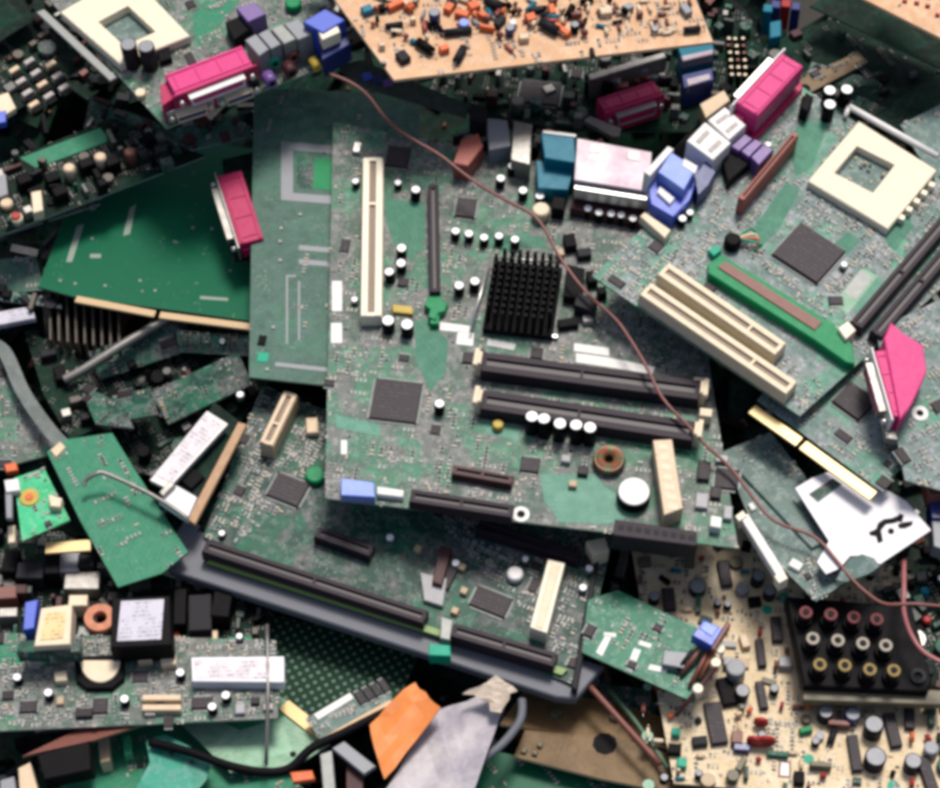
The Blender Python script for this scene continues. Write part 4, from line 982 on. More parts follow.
l3 = Board('small_board', 'dim green scrap of board at the left margin beside the large bare board', 'circuit board',
    [(-30, 262), (36, 256), (44, 290), (-30, 296)], -60, M['pcb_back'], M['edge_grey']); l3.scatter(40, 3, big=12)
# ribbed brown connector body
rbm = Board('finned_block', 'brown ribbed heatsink block in shadow below the large green board', 'heatsink',
    [(44, 292), (112, 300), (112, 352), (52, 348)], -96)
rbm.prism('base', [(40, 286), (120, 296), (118, 350), (46, 346)], 6, M['dgrey'])
for i in range(9):
    x0 = 48+i*8.6; rbm.prism('fin', [(x0, 283+i), (x0+2.6, 283+i), (x0+3.6, 340+i), (x0+1, 340+i)], 38, M['grime2'], z0=6, block=False)
rod = cable('metal_bar', 'dull grey metal bar sloping up to the large green board', [(64, 380, -66), (86, 368, -62), (124, 344, -56), (168, 318, -52)], 5, M['dull'], 'bar')
fl_ = [(-20, 340, -50), (4, 352, -46), (22, 390, -38), (40, 418, -30), (58, 440, -24), (72, 452, -22)]
w = smooth_path([P(*q) for q in fl_], 8); O = w[len(w)//2]; mb = MB()
for i, p in enumerate(w):
    t = (w[min(i+1, len(w)-1)]-w[max(i-1, 0)]).normalized(); sd = t.cross(Vector((0, 0, 1))).normalized()*7
    for z in (0, 2):
        for e in (-1, 1): q = p-O+sd*e+Vector((0, 0, z)); mb.v.append(tuple(q))
    if i:
        b_ = (i-1)*4; mb.face([b_+2, b_+3, b_+7, b_+6], 0, True); mb.face([b_, b_+4, b_+5, b_+1]); mb.face([b_, b_+2, b_+6, b_+4]); mb.face([b_+1, b_+5, b_+7, b_+3])
mb.s = [False]*len(mb.s); rc = mb.build('ribbon_cable', [M['ribbon']]); rc.location = O*U; props(rc, 'grey flat ribbon cable curving down the left margin', 'cable')
wt = Board('white_tag', 'pale mauve label block at the left margin above the ribbon cable', 'module', [(-16, 314), (30, 306), (34, 320), (-16, 330)], -58)
wt.prism('body', [(-16, 314), (32, 306), (35, 318), (-16, 328)], 8, M['paperg'])
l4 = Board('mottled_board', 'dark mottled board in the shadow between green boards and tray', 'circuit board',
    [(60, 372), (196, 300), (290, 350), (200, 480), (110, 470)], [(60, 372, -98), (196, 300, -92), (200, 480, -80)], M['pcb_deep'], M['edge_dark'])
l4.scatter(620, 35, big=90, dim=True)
for k in range(7): l4.cap(R.uniform(100, 235), R.uniform(345, 450), 9, 12, M['black'], R.choice([M['grey'], M['dgrey'], M['dull']]))
for k, (q, zz) in enumerate((([(88, 352), (176, 322), (190, 350), (100, 380)], (-70, -58, -84)), ([(150, 392), (238, 352), (252, 384), (168, 424)], (-76, -56, -62)), ([(176, 330), (250, 336), (250, 356), (180, 352)], (-56, -50, -64)))):
    bq = Board('flat_card', ['tilted dark card with pale edge, left part of the shadowed gap', 'tilted dark card behind the white labelled stick', 'thin dark card right below the gold fingers of the bare board'][k], 'circuit board', q, [(q[0][0], q[0][1], zz[0]), (q[1][0], q[1][1], zz[1]), (q[3][0], q[3][1], zz[2])], M['pcb_dark'], M['dull'])
    bq.scatter(50, 90+k, big=14, dim=(k != 1))
l5 = Board('component_board', 'pale dusty board behind the ribbon cable at the left margin', 'circuit board',
    [(-30, 372), (20, 372), (60, 452), (-30, 476)], [(-30, 372, -60), (20, 372, -60), (-30, 476, -50)], M['pcb_grey'], M['edge_grey']); l5.scatter(110, 36, big=30)
l5.prism('orange_part', [(4, 464), (16, 462), (18, 470), (6, 472)], 8, M['orange'])
clutter(l4, 60, 71); clutter(l2, 34, 72); clutter(l1, 30, 73, 10)
for k, (q, zz, mt) in enumerate((([(0, 224), (96, 196), (100, 204), (0, 236)], -20, 'pcb_dark'), ([(90, 96), (170, 128), (230, 138), (150, 150), (84, 128)], -24, 'pcb_dark'), ([(0, 290), (60, 300), (62, 308), (0, 300)], -50, 'pcb_gray'),
                                 ([(176, 128), (250, 112), (252, 136), (190, 150)], -6, 'pcb_back'))):
    bq = Board('flat_card', ['thin card edge sloping just above the large bare green board', 'dark card in the gap under the top left motherboard corner', 'grey card edge at the left margin above the mauve block', 'dim green card below the pink port of the top left board'][k], 'circuit board', q, zz, M[mt], M['grey'])
    clutter(bq, 16, 80+k, 8)
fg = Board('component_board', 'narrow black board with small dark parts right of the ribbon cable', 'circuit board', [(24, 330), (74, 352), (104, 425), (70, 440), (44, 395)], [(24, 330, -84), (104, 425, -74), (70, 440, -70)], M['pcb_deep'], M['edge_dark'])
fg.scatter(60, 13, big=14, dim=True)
for p, w_, l_, mt in (((48, 352), 16, 9, 'dgrey'), ((60, 372), 12, 18, 'black'), ((78, 398), 18, 8, 'grime2'), ((66, 412), 10, 10, 'dull'), ((88, 415), 16, 8, 'dgrey')): fg.boxp('dark_component', *p, w_, l_, 12, M[mt], rot=.8)
for k, q in enumerate(([(78, 384), (120, 402), (134, 428), (96, 424)], [(112, 396), (150, 388), (158, 414), (124, 420)])):
    bq = Board('flat_card', ['thin dark green card shard just above the mid green board', 'thin dark green card shard between mottled board and white stick'][k], 'circuit board', q, [(q[0][0], q[0][1], -62), (q[1][0], q[1][1], -52), (q[2][0], q[2][1], -40)], M['pcb_dark'], M['grey'])
    bq.scatter(14, k+3, big=8, dim=True)

# ================================================================== TOP MIDDLE AND TOP RIGHT, BEHIND
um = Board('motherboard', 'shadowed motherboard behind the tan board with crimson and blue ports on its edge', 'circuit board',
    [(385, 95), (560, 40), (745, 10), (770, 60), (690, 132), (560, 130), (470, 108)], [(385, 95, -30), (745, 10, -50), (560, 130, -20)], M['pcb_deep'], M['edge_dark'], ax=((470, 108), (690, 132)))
um.dsub((604, 112), (664, 93), M['crimson'], depth=22, z0=12, z1=36, out=-1, stack=True, name='parallel_port', flange=M['crimson'], shell=M['steel'], length_body=.95)
for q, mt, q2 in (([(678, 47), (712, 41), (715, 53), (682, 60)], 'cyan', [(681, 56), (713, 49), (713, 54), (683, 61)]), ([(682, 75), (712, 68), (714, 80), (684, 88)], 'navy', [(686, 79), (710, 73), (711, 79), (688, 86)])):
    o = um.prism('video_port', q, 30, M[mt]); um.prism('port_shell', q2, 31.5, M['steel'], z0=20, parent=o, block=False)
rr = random.Random(5)
for r_ in range(6):
    for c_ in range(3):
        um.cap(729+c_*7+r_*.6, 38+r_*7.2, 5, 18, M['black'], M['ivory'] if rr.random() < .8 else M['brown'], name='pin')
for k in range(20): um.boxp('component', rr.uniform(585, 668), rr.uniform(62, 84), rr.uniform(5, 14), rr.uniform(4, 9), rr.uniform(8, 26), M[rr.choice(('dull', 'black', 'grey', 'brown', 'purple_black'))], rot=rr.uniform(-.3, .3))
um.prism('metal_bracket', [(588, 74), (664, 52), (666, 57), (590, 80)], 30, M['dull'])
um.chip(540, 92, 44, 34, 4); um.boxp('crystal', 549, 88, 12, 11, 8, M['dull'], rot=.6)
um.prism('tan_block', [(700, 104), (724, 90), (730, 100), (706, 118)], 22, M['tan_p'])
um.prism('blue_cap', [(770, 22), (781, 20), (781, 36), (770, 38)], 40, M['cyan'], z0=26)
for p, mt in (((776, 4), 'navy'), ((786, 3), 'red'), ((796, 6), 'navy'), ((768, 8), 'cyan')): um.boxp('component', p[0], p[1], 10, 12, 34, M[mt])
clutter(um, 80, 75, 20)
um.scatter(380, 41, big=70, dim=True)
pr = Board('metal_probe', 'dull metal rod end poking out under the crimson port', 'rod', [(596, 118), (622, 130), (620, 136), (594, 124)], 8)
pr.prism('rod', [(584, 120), (590, 116), (621, 128), (619, 136), (612, 136)], 8, M['dull'])
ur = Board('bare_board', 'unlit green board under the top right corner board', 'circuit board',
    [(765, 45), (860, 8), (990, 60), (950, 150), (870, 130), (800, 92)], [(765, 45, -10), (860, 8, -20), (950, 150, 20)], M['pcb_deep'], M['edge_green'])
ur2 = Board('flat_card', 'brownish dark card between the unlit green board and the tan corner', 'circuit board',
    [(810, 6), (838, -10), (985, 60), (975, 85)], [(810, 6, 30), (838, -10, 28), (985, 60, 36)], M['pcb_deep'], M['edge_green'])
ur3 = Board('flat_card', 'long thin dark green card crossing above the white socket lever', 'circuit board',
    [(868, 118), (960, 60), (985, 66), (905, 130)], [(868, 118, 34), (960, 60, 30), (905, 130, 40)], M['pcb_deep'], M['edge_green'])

clutter(ur, 26, 101, 10); ur.scatter(120, 103, big=14, dim=True)
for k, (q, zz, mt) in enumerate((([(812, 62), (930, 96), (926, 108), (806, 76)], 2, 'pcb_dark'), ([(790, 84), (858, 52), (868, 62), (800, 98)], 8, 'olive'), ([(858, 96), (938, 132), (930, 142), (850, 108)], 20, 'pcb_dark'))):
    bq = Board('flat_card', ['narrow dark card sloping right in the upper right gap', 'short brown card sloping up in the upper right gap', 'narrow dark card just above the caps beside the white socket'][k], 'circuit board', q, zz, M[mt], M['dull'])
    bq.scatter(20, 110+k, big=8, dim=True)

# shadowed strip between the top left ports and the middle board
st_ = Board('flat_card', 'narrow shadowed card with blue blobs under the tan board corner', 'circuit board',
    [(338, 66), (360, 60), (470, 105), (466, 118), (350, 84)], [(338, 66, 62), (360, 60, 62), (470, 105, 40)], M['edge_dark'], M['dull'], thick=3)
for p, mt in (((367, 76), 'blue'), ((377, 79), 'navy'), ((388, 82), 'purple')): st_.boxp('component', p[0], p[1], 10, 7, 5, M[mt])

# ================================================================== LOWER RIGHT: CREAM BOARD, JACK BLOCK, SMALL GREEN CARD
fb = Board('phenolic_board', 'cream phenolic board at the lower right with scattered dark parts and red blobs', 'circuit board',
    [(630, 540), (674, 783), (960, 806), (965, 600), (790, 520)], [(630, 540, -36), (674, 783, -14), (960, 806, -10)], M['cream'], M['edge_tan'], thick=4, ax=((674, 783), (960, 806)))
up = 1.4
spec = [(654, 596, 'c', 11, 12, 'black', 0), (669, 598, 'i', 12, 24, 0, .15), (698, 585, 'c', 17, 12, 'dgrey', 0), (725, 572, 'i', 11, 28, 0, .2), (743, 587, 'c', 13, 10, 'grey', 0),
        (716, 722, 'i', 16, 42, 0, .22), (761, 652, 'i', 8, 28, 0, .15), (762, 694, 'i', 8, 28, 0, .2), (777, 628, 'i', 10, 26, 0, .1), (775, 687, 'c', 9, 12, 'black', 0),
        (761, 722, 'd', 7, 0, 'red', 1.5), (755, 741, 'd', 8, 0, 'red', 1.4), (766, 741, 'd', 9, 0, 'red', 1.6), (742, 746, 'b', 15, 8, 'navy', 0), (700, 740, 'b', 14, 9, 'dgrey', .2),
        (826, 711, 'c', 14, 16, 'dgrey', 0), (853, 713, 'c', 14, 16, 'navy', 0), (855, 752, 'i', 10, 36, 0, .15), (875, 724, 'c', 18, 20, 'dgrey', 0), (893, 729, 'i', 11, 34, 0, .22),
        (876, 756, 'c', 20, 18, 'dgrey', 0), (910, 716, 'i', 9, 24, 0, 0), (914, 760, 'c', 16, 18, 'dgrey', 0), (928, 773, 'i', 11, 34, 0, .3), (932, 748, 'c', 14, 14, 'grey', 0),
        (806, 729, 'b', 12, 5, 'green', .3), (832, 737, 'l', 16, 3.5, 'dgrey', 1.3), (745, 640, 'b', 8, 14, 'tan_p', .3), (720, 655, 'b', 10, 8, 'ivory', .2),
        (737, 668, 'c', 18, 22, 'grey', 0), (742, 690, 'c', 14, 16, 'dgrey', 0), (727, 690, 'b', 14, 28, 'black', .3), (760, 632, 'd', 4, 0, 'red', 0), (776, 665, 'd', 4.5, 0, 'brown', 0),
        (912, 737, 'd', 5, 0, 'orange', 0), (928, 738, 'd', 4, 0, 'red', .5), (912, 783, 'd', 5, 0, 'red', 0), (808, 705, 'd', 4, 0, 'orange', .3), (675, 748, 'b', 12, 10, 'black', 0), (676, 731, 'b', 8, 8, 'mint', 0), (682, 762, 'b', 9, 9, 'mint', 0),
        (822, 759, 'b', 6, 5, 'tan_p', 0), (645, 560, 'b', 12, 9, 'olive_p', .2), (690, 560, 'b', 10, 10, 'olive_p', 0), (755, 600, 'b', 12, 9, 'black', .2), (770, 590, 'c', 12, 14, 'dgrey', 0), (758, 575, 'c', 13, 16, 'dgrey', 0)]
M['olive_p'] = plastic('olive_plastic', (.10, .085, .04), .5)
populate(fb, spec)
sq = fb.prism('printed_square', [(779, 760), (791, 761), (791, 778), (778, 777)], .35, M['brown'], cham=0); fb.prism('square_centre', [(781, 762), (789, 763), (789, 776), (780, 775)], .6, M['white'], cham=0, parent=sq, block=False)
rr = random.Random(9)
for k in range(190):
    px_, py_ = rr.uniform(640, 940), rr.uniform(555, 785); x, y = fb.on(px_, py_, 3)
    if fb.blocked(x, y, 4): continue
    v_ = rr.random()
    if v_ < .45: cyl_lying(fb, px_, py_, rr.uniform(7, 12), rr.uniform(1.5, 2.4), rr.choice((0, 1.57, .1)), M[rr.choice(('tan_p', 'tan_p', 'brown', 'cyan', 'ivory'))], 'resistor')
    elif v_ < .6: disc_cap(fb, px_, py_, rr.uniform(2.5, 4), M[rr.choice(('orange', 'green', 'red', 'tan_p', 'brown'))], rr.uniform(0, 3))
    elif v_ < .75: fb.cap(px_, py_, 8, 10, M['black'], M['grey'])
    else:
        b_ = MB(); b_.cyl(x, y, rr.uniform(4, 7), .02, .3, 0, 9, 0); fb.put(b_, 'flux_stain', [M['mint'] if rr.random() < .5 else M['pcb_light']])
clutter(fb, 95, 79, 11, ('grime', 'black', 'dgrey', 'smd_tan', 'brown', 'olive_p', 'smd_grey', 'pcb_dark'))
fb.scatter(620, 44, big=90, chips=0, tones=(0, 1, 1))

jk = Board('jack_block', 'black block of red, white and yellow round sockets on the cream board', 'connector',
    [(786, 598), (918, 612), (940, 694), (800, 694)], [(786, 598, 0), (918, 612, 0), (800, 694, 2)], ax=((800, 694), (940, 694)))
jk.prism('housing', [(786, 596), (912, 606), (932, 680), (928, 692), (804, 686)], 20, M['black'], cham=1.5)
jk.prism('front_rail', [(802, 684), (945, 690), (945, 705), (803, 700)], 10, M['olive_p'], cham=1)
rows = [('red', [(806, 612), (831, 614), (854, 617), (877, 619)]), ('alu', [(813, 638), (838, 640), (863, 643), (886, 645)]), ('yellow', [(820, 664), (845, 665), (870, 669), (894, 670)])]
for mt, pts in rows:
    for p in pts:
        x, y = jk.on(*p, 40); mb = MB(); mb.cyl(x, y, 8.5, 20, 26, 0, 20, .8)
        s_ = jk.put(mb, 'socket', [M['black']])
        mb = MB(); mb.cyl(x, y, 5.6, 26, 38.5, 1, 20); mb.ring(x, y, 3.4, 6.1, 37.5, 40, 0, 20); mb.cyl(x, y, 1.6, 38, 40.5, 1, 12, .4)
        mb.build('coloured_ring', [M['dull_'+mt], M['dgrey']], s_)
x, y = jk.on(918, 676, 22); mb = MB(); mb.ring(x, y, 4, 7.5, 20, 23.5); jk.put(mb, 'screw_boss', [M['dgrey']])

sg = Board('small_card', 'small vivid green card with white printing beside the tray, blue part at its end', 'circuit board',
    [(582, 652), (588, 600), (618, 590), (722, 640), (694, 702)], [(582, 652, 6), (618, 590, 0), (694, 702, 14)], M['pcb_wg'], M['edge_green'], ax=((582, 652), (694, 702)))
for q in ([(596, 652), (606, 634), (612, 636), (602, 656)], [(626, 668), (634, 648), (641, 650), (632, 672)], [(604, 632), (616, 633), (616, 637), (604, 636)], [(640, 640), (652, 644), (650, 648), (638, 644)], [(650, 664), (668, 668), (666, 673), (648, 669)]):
    sg.prism('printed_line', q, .3, M['white'], cham=0)
sg.chip(658, 627, 8, 8, 3); sg.chip(632, 664, 8, 8, 3); sg.chip(590, 630, 9, 13, 4); sg.prism('grey_relay', [(664, 650), (688, 652), (684, 668), (662, 664)], 10, M['grey'])
sg.scatter(45, 51, big=30)
bx = Board('adjuster_block', 'blue square component standing on brown legs at the green card end', 'component', [(688, 638), (702, 618), (722, 630), (712, 652)], 22)
bx.prism('blue_body', [(692, 635), (704, 620), (723, 628), (712, 646)], 18, M['blue']); bx.prism('top_face', [(699, 628), (706, 621), (719, 627), (712, 637)], 19, M['lightblue'], z0=17, block=False)
bx.prism('back_plate', [(722, 628), (727, 620), (731, 624), (714, 650), (711, 648)], 16, M['brown'])
for i, (A, B, mt) in enumerate((((700, 650), (682, 672), 'brown'), ((708, 652), (690, 684), 'brown'), ((714, 652), (700, 676), 'copper'), ((718, 660), (712, 640), 'ivory'), ((692, 652), (678, 668), 'dgrey'), ((716, 668), (676, 714), 'maroon'))):
    mb = MB(); mb.hcyl((*bx.on(*A), 4), (*bx.on(*B), -6), 2.2, 0, 8); bx.put(mb, 'leg', [M[mt]])
for p in ((720, 648), (716, 662), (698, 688)): 
    x, y = bx.on(*p, 6); mb = MB(); mb.cyl(x, y, 5, -10, 6, 0, 12, 1); bx.put(mb, 'bead', [M['ivory_w']])

# ================================================================== BOTTOM MIDDLE
gm = Board('pad_grid_board', 'dark green board covered by a slanted grid of pads, beneath the tray', 'circuit board',
    [(262, 612), (420, 650), (398, 702), (318, 744), (270, 700)], [(262, 612, -70), (420, 650, -64), (318, 744, -50)], M['mesh'], M['edge_dark'], ax=((318, 744), (398, 702)))
cd = Board('memory_module', 'narrow green module with pale lower edge and white sticker on the pad grid board', 'circuit board',
    [(306, 718), (384, 680), (394, 702), (322, 742)], [(306, 718, -26), (384, 680, -28), (322, 742, -22)], M['pcb_gray'], M['tan_p'], thick=4, ax=((322, 742), (394, 702)))
cd.prism('white_sticker', [(313, 714), (350, 692), (354, 698), (318, 720)], 2, M['white'])
cd.prism('pale_edge', [(320, 738), (390, 699), (393, 704), (323, 744)], 2.5, M['edge_tan'])
for i in range(4): cd.chip(360+i*8, 697-i*4, 7, 14, 3, 0, 2)
cd.scatter(40, 5, big=20)
lg = Board('bare_board', 'pale green board corner with a long gold tab, bottom left of the orange sheet', 'circuit board',
    [(180, 722), (270, 690), (296, 706), (330, 744), (296, 766), (230, 772)], [(180, 722, -44), (270, 690, -50), (296, 766, -34)], M['pcb_light'], M['edge_grey'])
mb = MB(); a, b_ = lg.on(284, 706), lg.on(325, 738); mb.box(0, 0, math.hypot(b_[0]-a[0], b_[1]-a[1]), 13, 0, 3); o = lg.put(mb, 'gold_tab', [M['gold']]); o.location = ((a[0]+b_[0])/2*U, (a[1]+b_[1])/2*U, 0); o.rotation_euler.z = math.atan2(b_[1]-a[1], b_[0]-a[0])
x, y = lg.on(293, 754, .3); mb = MB(); mb.cyl(x, y, 3, 0, .5); lg.put(mb, 'hole', [M['black']])
lg.prism('green_shadow_area', [(210, 716), (268, 694), (285, 716), (240, 730)], .2, M['pcb_mid'], cham=0, block=False)
cable('thin_rod', 'thin pale rod standing across the light green board', [(267, 625, -10), (268, 690, 4), (266, 765, -24)], 1.8, M['dull'], 'rod', 3)
def sheet(name, label, quad, plane, mats, amp, seed, jag=2.5, n=5, part='sheet'):
    bd = Board(name, label, 'plastic sheet', quad, plane)
    c4 = [Vector((*p, 0)) for p in bd.poly]; mb = MB()
    for j in range(n+1):
        for i in range(n+1):
            u, v = i/n, j/n
            p = (c4[0]*(1-u)+c4[1]*u)*(1-v)+(c4[3]*(1-u)+c4[2]*u)*v
            q = p*.028+Vector((seed, seed*2.3, 0)); r1 = 1-abs(mnoise.noise(q))*2.2; r2 = 1-abs(mnoise.noise(q*2.3+Vector((5, 1, 2))))*2
            z = (r1+.45*r2)*amp+6
            e = 1 if i in (0, n) or j in (0, n) else 0
            jx = mnoise.noise(p*.12+Vector((seed, 0, 3)))*jag*2*e; jy = mnoise.noise(p*.12+Vector((0, seed, 7)))*jag*2*e
            mb.v.append((p.x+jx, p.y+jy, z))
    for j in range(n):
        for i in range(n):
            k = j*(n+1)+i; mb.face([k, k+1, k+n+2, k+n+1], 0)
    o = bd.put(mb, part, mats); md = o.modifiers.new('thickness', 'SOLIDIFY'); md.thickness = 1.2*U
    return bd
oc = sheet('orange_sheet', 'bright orange torn plastic sheet leaning on the crumpled grey sheet', [(372, 729), (414, 686), (443, 712), (386, 786)],
           [(372, 729, 0), (443, 714, 12), (384, 784, 6)], [M['orangep']], 3, 3, jag=2)
cr = sheet('crumpled_sheet', 'crumpled pale grey plastic sheet with dark smudges, right of the orange sheet', [(436, 716), (512, 690), (470, 812), (376, 812)],
           [(443, 722, -12), (514, 694, -8), (398, 778, -6)], [M['foil']], 2.5, 11, jag=2)
cap_ = sheet('crumpled_sheet', 'small cream wrinkled scrap on the upper end of the grey crumpled sheet', [(466, 694), (496, 680), (516, 694), (500, 716)],
           [(466, 694, 10), (514, 694, 12), (500, 716, 12)], [M['scrap_cream']], 4, 17, jag=3, n=5)

gb_ = Board('metal_bracket', 'small pale metal bracket left of the orange sheet at the bottom', 'bracket', [(318, 752), (342, 740), (374, 768), (370, 800), (322, 800)], -20)
gb_.prism('side_wall', [(320, 754), (332, 750), (336, 796), (324, 798)], 22, M['metal_tin']); gb_.prism('top_strip', [(332, 748), (344, 741), (376, 766), (364, 774)], 24, M['grey'], z0=16); gb_.prism('inner_face', [(346, 764), (364, 776), (362, 800), (346, 800)], 12, M['maroon'])
cable('black_cable', 'thick black cable curving under the light green board along the bottom', [(150, 742, -20), (190, 752, -14), (230, 766, -10), (265, 772, -8), (290, 768, -8), (312, 748, -6), (345, 732, -6), (385, 712, -8), (405, 704, -10)], 4.5, M['black'], 'cable')
og = Board('orange_clip', 'small orange clip below the light green board corner', 'clip', [(290, 770), (314, 770), (314, 782), (290, 782)], -14); og.prism('body', [(290, 772), (312, 770), (315, 779), (293, 782)], 8, M['orange'])
cable('grey_cable', 'blue grey cable end right of the crumpled sheet', [(455, 778, -10), (478, 762, -6), (502, 744, -6), (520, 720, -14), (522, 700, -20)], 4.2, M['tray'], 'cable')
w1 = Board('phenolic_strip', 'upper of two brown phenolic strips beneath the tray corner', 'circuit board',
    [(500, 724), (525, 688), (600, 700), (690, 724), (680, 748), (560, 732)], [(500, 724, -52), (600, 690, -60), (680, 748, -46)], M['olive'], M['edge_tan'], thick=4)
for p in ((556, 712), (610, 704), (615, 715)): w1.boxp('dark_component', *p, 9, 8, 6, M['olive_p'])
w2 = Board('phenolic_strip', 'lower of two brown phenolic strips, nearest the bottom edge', 'circuit board',
    [(514, 756), (525, 730), (620, 738), (720, 770), (710, 800), (600, 778)], [(514, 756, -44), (620, 738, -46), (710, 800, -34)], M['olive'], M['edge_tan'], thick=4)
for p in ((524, 750), (540, 744), (535, 752)): w2.boxp('dark_component', *p, 5, 5, 4, M['olive_p'])
x, y = w2.on(605, 742, 3); mb = MB(); mb.cyl(x, y, 12, 0, .4, 0, 9); w2.put(mb, 'dark_hole', [M['black']])  # flat black disc drawn as a round shadow on the strip
cable('brown_rod', 'thin brown rod sloping down from the tray corner to the cream board', [(586, 682, -18), (622, 722, -14), (660, 764, -8)], 3.2, M['brown'], 'rod', 3)
cable('green_wire', 'dull green wire beside the brown rod', [(608, 688, -40), (636, 722, -30), (668, 768, -22)], 2.4, M['edge_green'], 'wire', 3)
gp = Board('component_board', 'dark green board in the gap left of the cream board', 'circuit board', [(596, 682), (650, 690), (672, 770), (640, 760)], -66, M['pcb_dark'], M['edge_dark']); clutter(gp, 12, 77, 10)
gp.scatter(40, 3, big=12)
bg = Board('bare_board', 'dark green board strip along the bottom under the brown strips', 'circuit board',
    [(430, 800), (500, 752), (690, 795), (690, 830), (430, 830)], [(430, 800, -64), (500, 752, -66), (690, 795, -60)], M['pcb_bare'], M['edge_dark']); bg.scatter(110, 8, big=30, chips=0, tones=(1, 1, 0))

# ================================================================== LOWER LEFT
lm = Board('motherboard', 'pale narrow motherboard at the lower left with half coin cell and white labelled bar', 'circuit board',
    [(-30, 632), (276, 640), (278, 718), (-30, 732)], [(-30, 632, -22), (276, 640, -16), (-30, 732, -8)], M['pcb_grey'], M['edge_grey'], ax=((-30, 732), (278, 718)))
lm.prism('battery_holder', [(74, 656), (124, 654), (124, 678), (112, 688), (86, 688), (76, 680)], 7, M['black'])
hq = [(80, 660)]+[(100-20*math.cos(math.pi*i/12), 660+22*math.sin(math.pi*i/12)) for i in range(1, 12)]+[(120, 660)]
lm.prism('coin_cell', hq, 10, M['ivory'], z0=6, block=False, cham=.6)
o = lm.prism('labelled_bar', [(191, 657), (284, 656), (284, 682), (192, 681)], 14, M['white_gloss']); lm.prism('paper_label', [(194, 660), (270, 659), (270, 678), (195, 678)], 14.5, M['paper'], z0=13.9, parent=o, block=False, cham=0)
for y_ in (697, 707): lm.prism('drive_connector', [(142, y_-3), (181, y_-3), (181, y_+3), (142, y_+3)], 9, M['tan_p'])
for q, mt in (([(136, 653), (150, 651), (152, 660), (138, 662)], 'tan_p'), ([(160, 656), (176, 655), (176, 664), (161, 665)], 'ivory'), ([(54, 672), (66, 670), (67, 680), (55, 681)], 'ivory')): lm.prism('pin_header', q, 9, M[mt])
for p in ((34, 664), (60, 700), (84, 712), (160, 704), (150, 712), (255, 700), (240, 708), (268, 706)): lm.boxp('surface_part', *p, R.uniform(7, 16), R.uniform(6, 12), 5, M[R.choice(('smd_grey', 'chip', 'smd_tan', 'grey_pale', 'metal_tin'))])
lm.chip(100, 705, 14, 16, 4); lm.chip(28, 706, 16, 12, 4); lm.chip(202, 702, 20, 12, 4); lm.chip(140, 676, 14, 12, 3)
for p in ((17, 676), (48, 692), (226, 694), (212, 706), (124, 698), (180, 672)): lm.cap(*p, 9, 12)
lm.prism('copper_patch', [(-20, 640), (60, 645), (56, 664), (-20, 668)], .2, M['pcb_mid'], cham=0, block=False)
lm.scatter(640, 55, big=80)

ym = Board('relay_module', 'gold labelled module with a bright blue side at the lower left', 'module',
    [(36, 606), (76, 602), (72, 646), (32, 648)], [(36, 606, 16), (76, 602, 16), (32, 648, 20)])
ym.prism('case', [(41, 608), (72, 604), (70, 644), (34, 646)], 12, M['ivory'], z0=-14); ym.prism('face_label', [(46, 613), (66, 611), (63, 638), (40, 640)], 12.6, M['papery'], z0=11.8, cham=0, block=False)
ym.prism('blue_side', [(25, 602), (38, 599), (34, 628), (23, 630)], 10, M['blue'], z0=-14)
ym.prism('mount', [(20, 640), (80, 640), (80, 652), (16, 652)], 2, M['pcb_dark'], z0=-18)
wm = Board('drive_module', 'black square module with a pale grey printed label, right of the gold labelled one', 'module',
    [(112, 600), (170, 596), (170, 646), (112, 648)], [(112, 600, 6), (170, 596, 6), (112, 648, 10)])
wm.prism('case', [(112, 598), (170, 595), (172, 645), (110, 648)], 12, M['black'], z0=-18, cham=1.2); wm.prism('face_label', [(121, 601), (164, 599), (161, 639), (117, 641)], 12.7, M['paperg'], z0=11.8, cham=0, block=False)
bk = Board('component_board', 'dark crowded board behind the two labelled modules', 'circuit board',
    [(-20, 540), (60, 532), (150, 570), (270, 610), (262, 656), (-20, 656)], [(-20, 540, -50), (270, 610, -44), (-20, 656, -32)], M['pcb_deep'], M['edge_dark'], ax=((-20, 656), (262, 656)))
for p, w_, l_, h_, mt in (((66, 560), 26, 26, 22, 'grey'), ((82, 580), 34, 20, 18, 'dull'), ((30, 570), 26, 18, 24, 'dgrey'), ((52, 562), 14, 26, 28, 'black'), ((86, 560), 16, 14, 26, 'dgrey'), ((6, 592), 20, 14, 20, 'brown'), ((8, 612), 18, 10, 18, 'dull'),
                          ((78, 600), 18, 12, 22, 'ivory'), ((200, 612), 22, 40, 22, 'dgrey'), ((222, 600), 18, 36, 24, 'black'), ((180, 606), 12, 40, 20, 'black'), ((204, 636), 26, 12, 8, 'tan_p'), ((176, 634), 6, 8, 6, 'orange'), ((240, 640), 24, 10, 6, 'pcb_mid'), ((92, 618), 10, 20, 14, 'purple_black'), ((10, 560), 14, 26, 20, 'black'), ((84, 632), 12, 12, 12, 'metal_tin')):
    bk.boxp('component', *p, w_, l_, h_, M[mt], rot=R.uniform(-.1, .1))
x, y = bk.on(100, 618, 18); mb = MB(); mb.ring(x, y, 7, 15, 0, 20, 0, 22); bk.put(mb, 'coil', [M['copper']]); bk.block(x, y, 30, 30)
clutter(bk, 60, 78, 20)
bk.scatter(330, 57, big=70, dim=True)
gs_ = Board('gold_strip', 'short pale gold edge strip above the crowded board at left', 'strip', [(44, 544), (92, 541), (92, 551), (44, 553)], -4)
mb = MB(); a, b_ = gs_.on(46, 549), gs_.on(91, 547); mb.box(0, 0, math.hypot(b_[0]-a[0], b_[1]-a[1]), 11, 0, 4); o = gs_.put(mb, 'contacts', [M['gold']]); gs_.root  # strip
o.location = ((a[0]+b_[0])/2*U, (a[1]+b_[1])/2*U, 0)
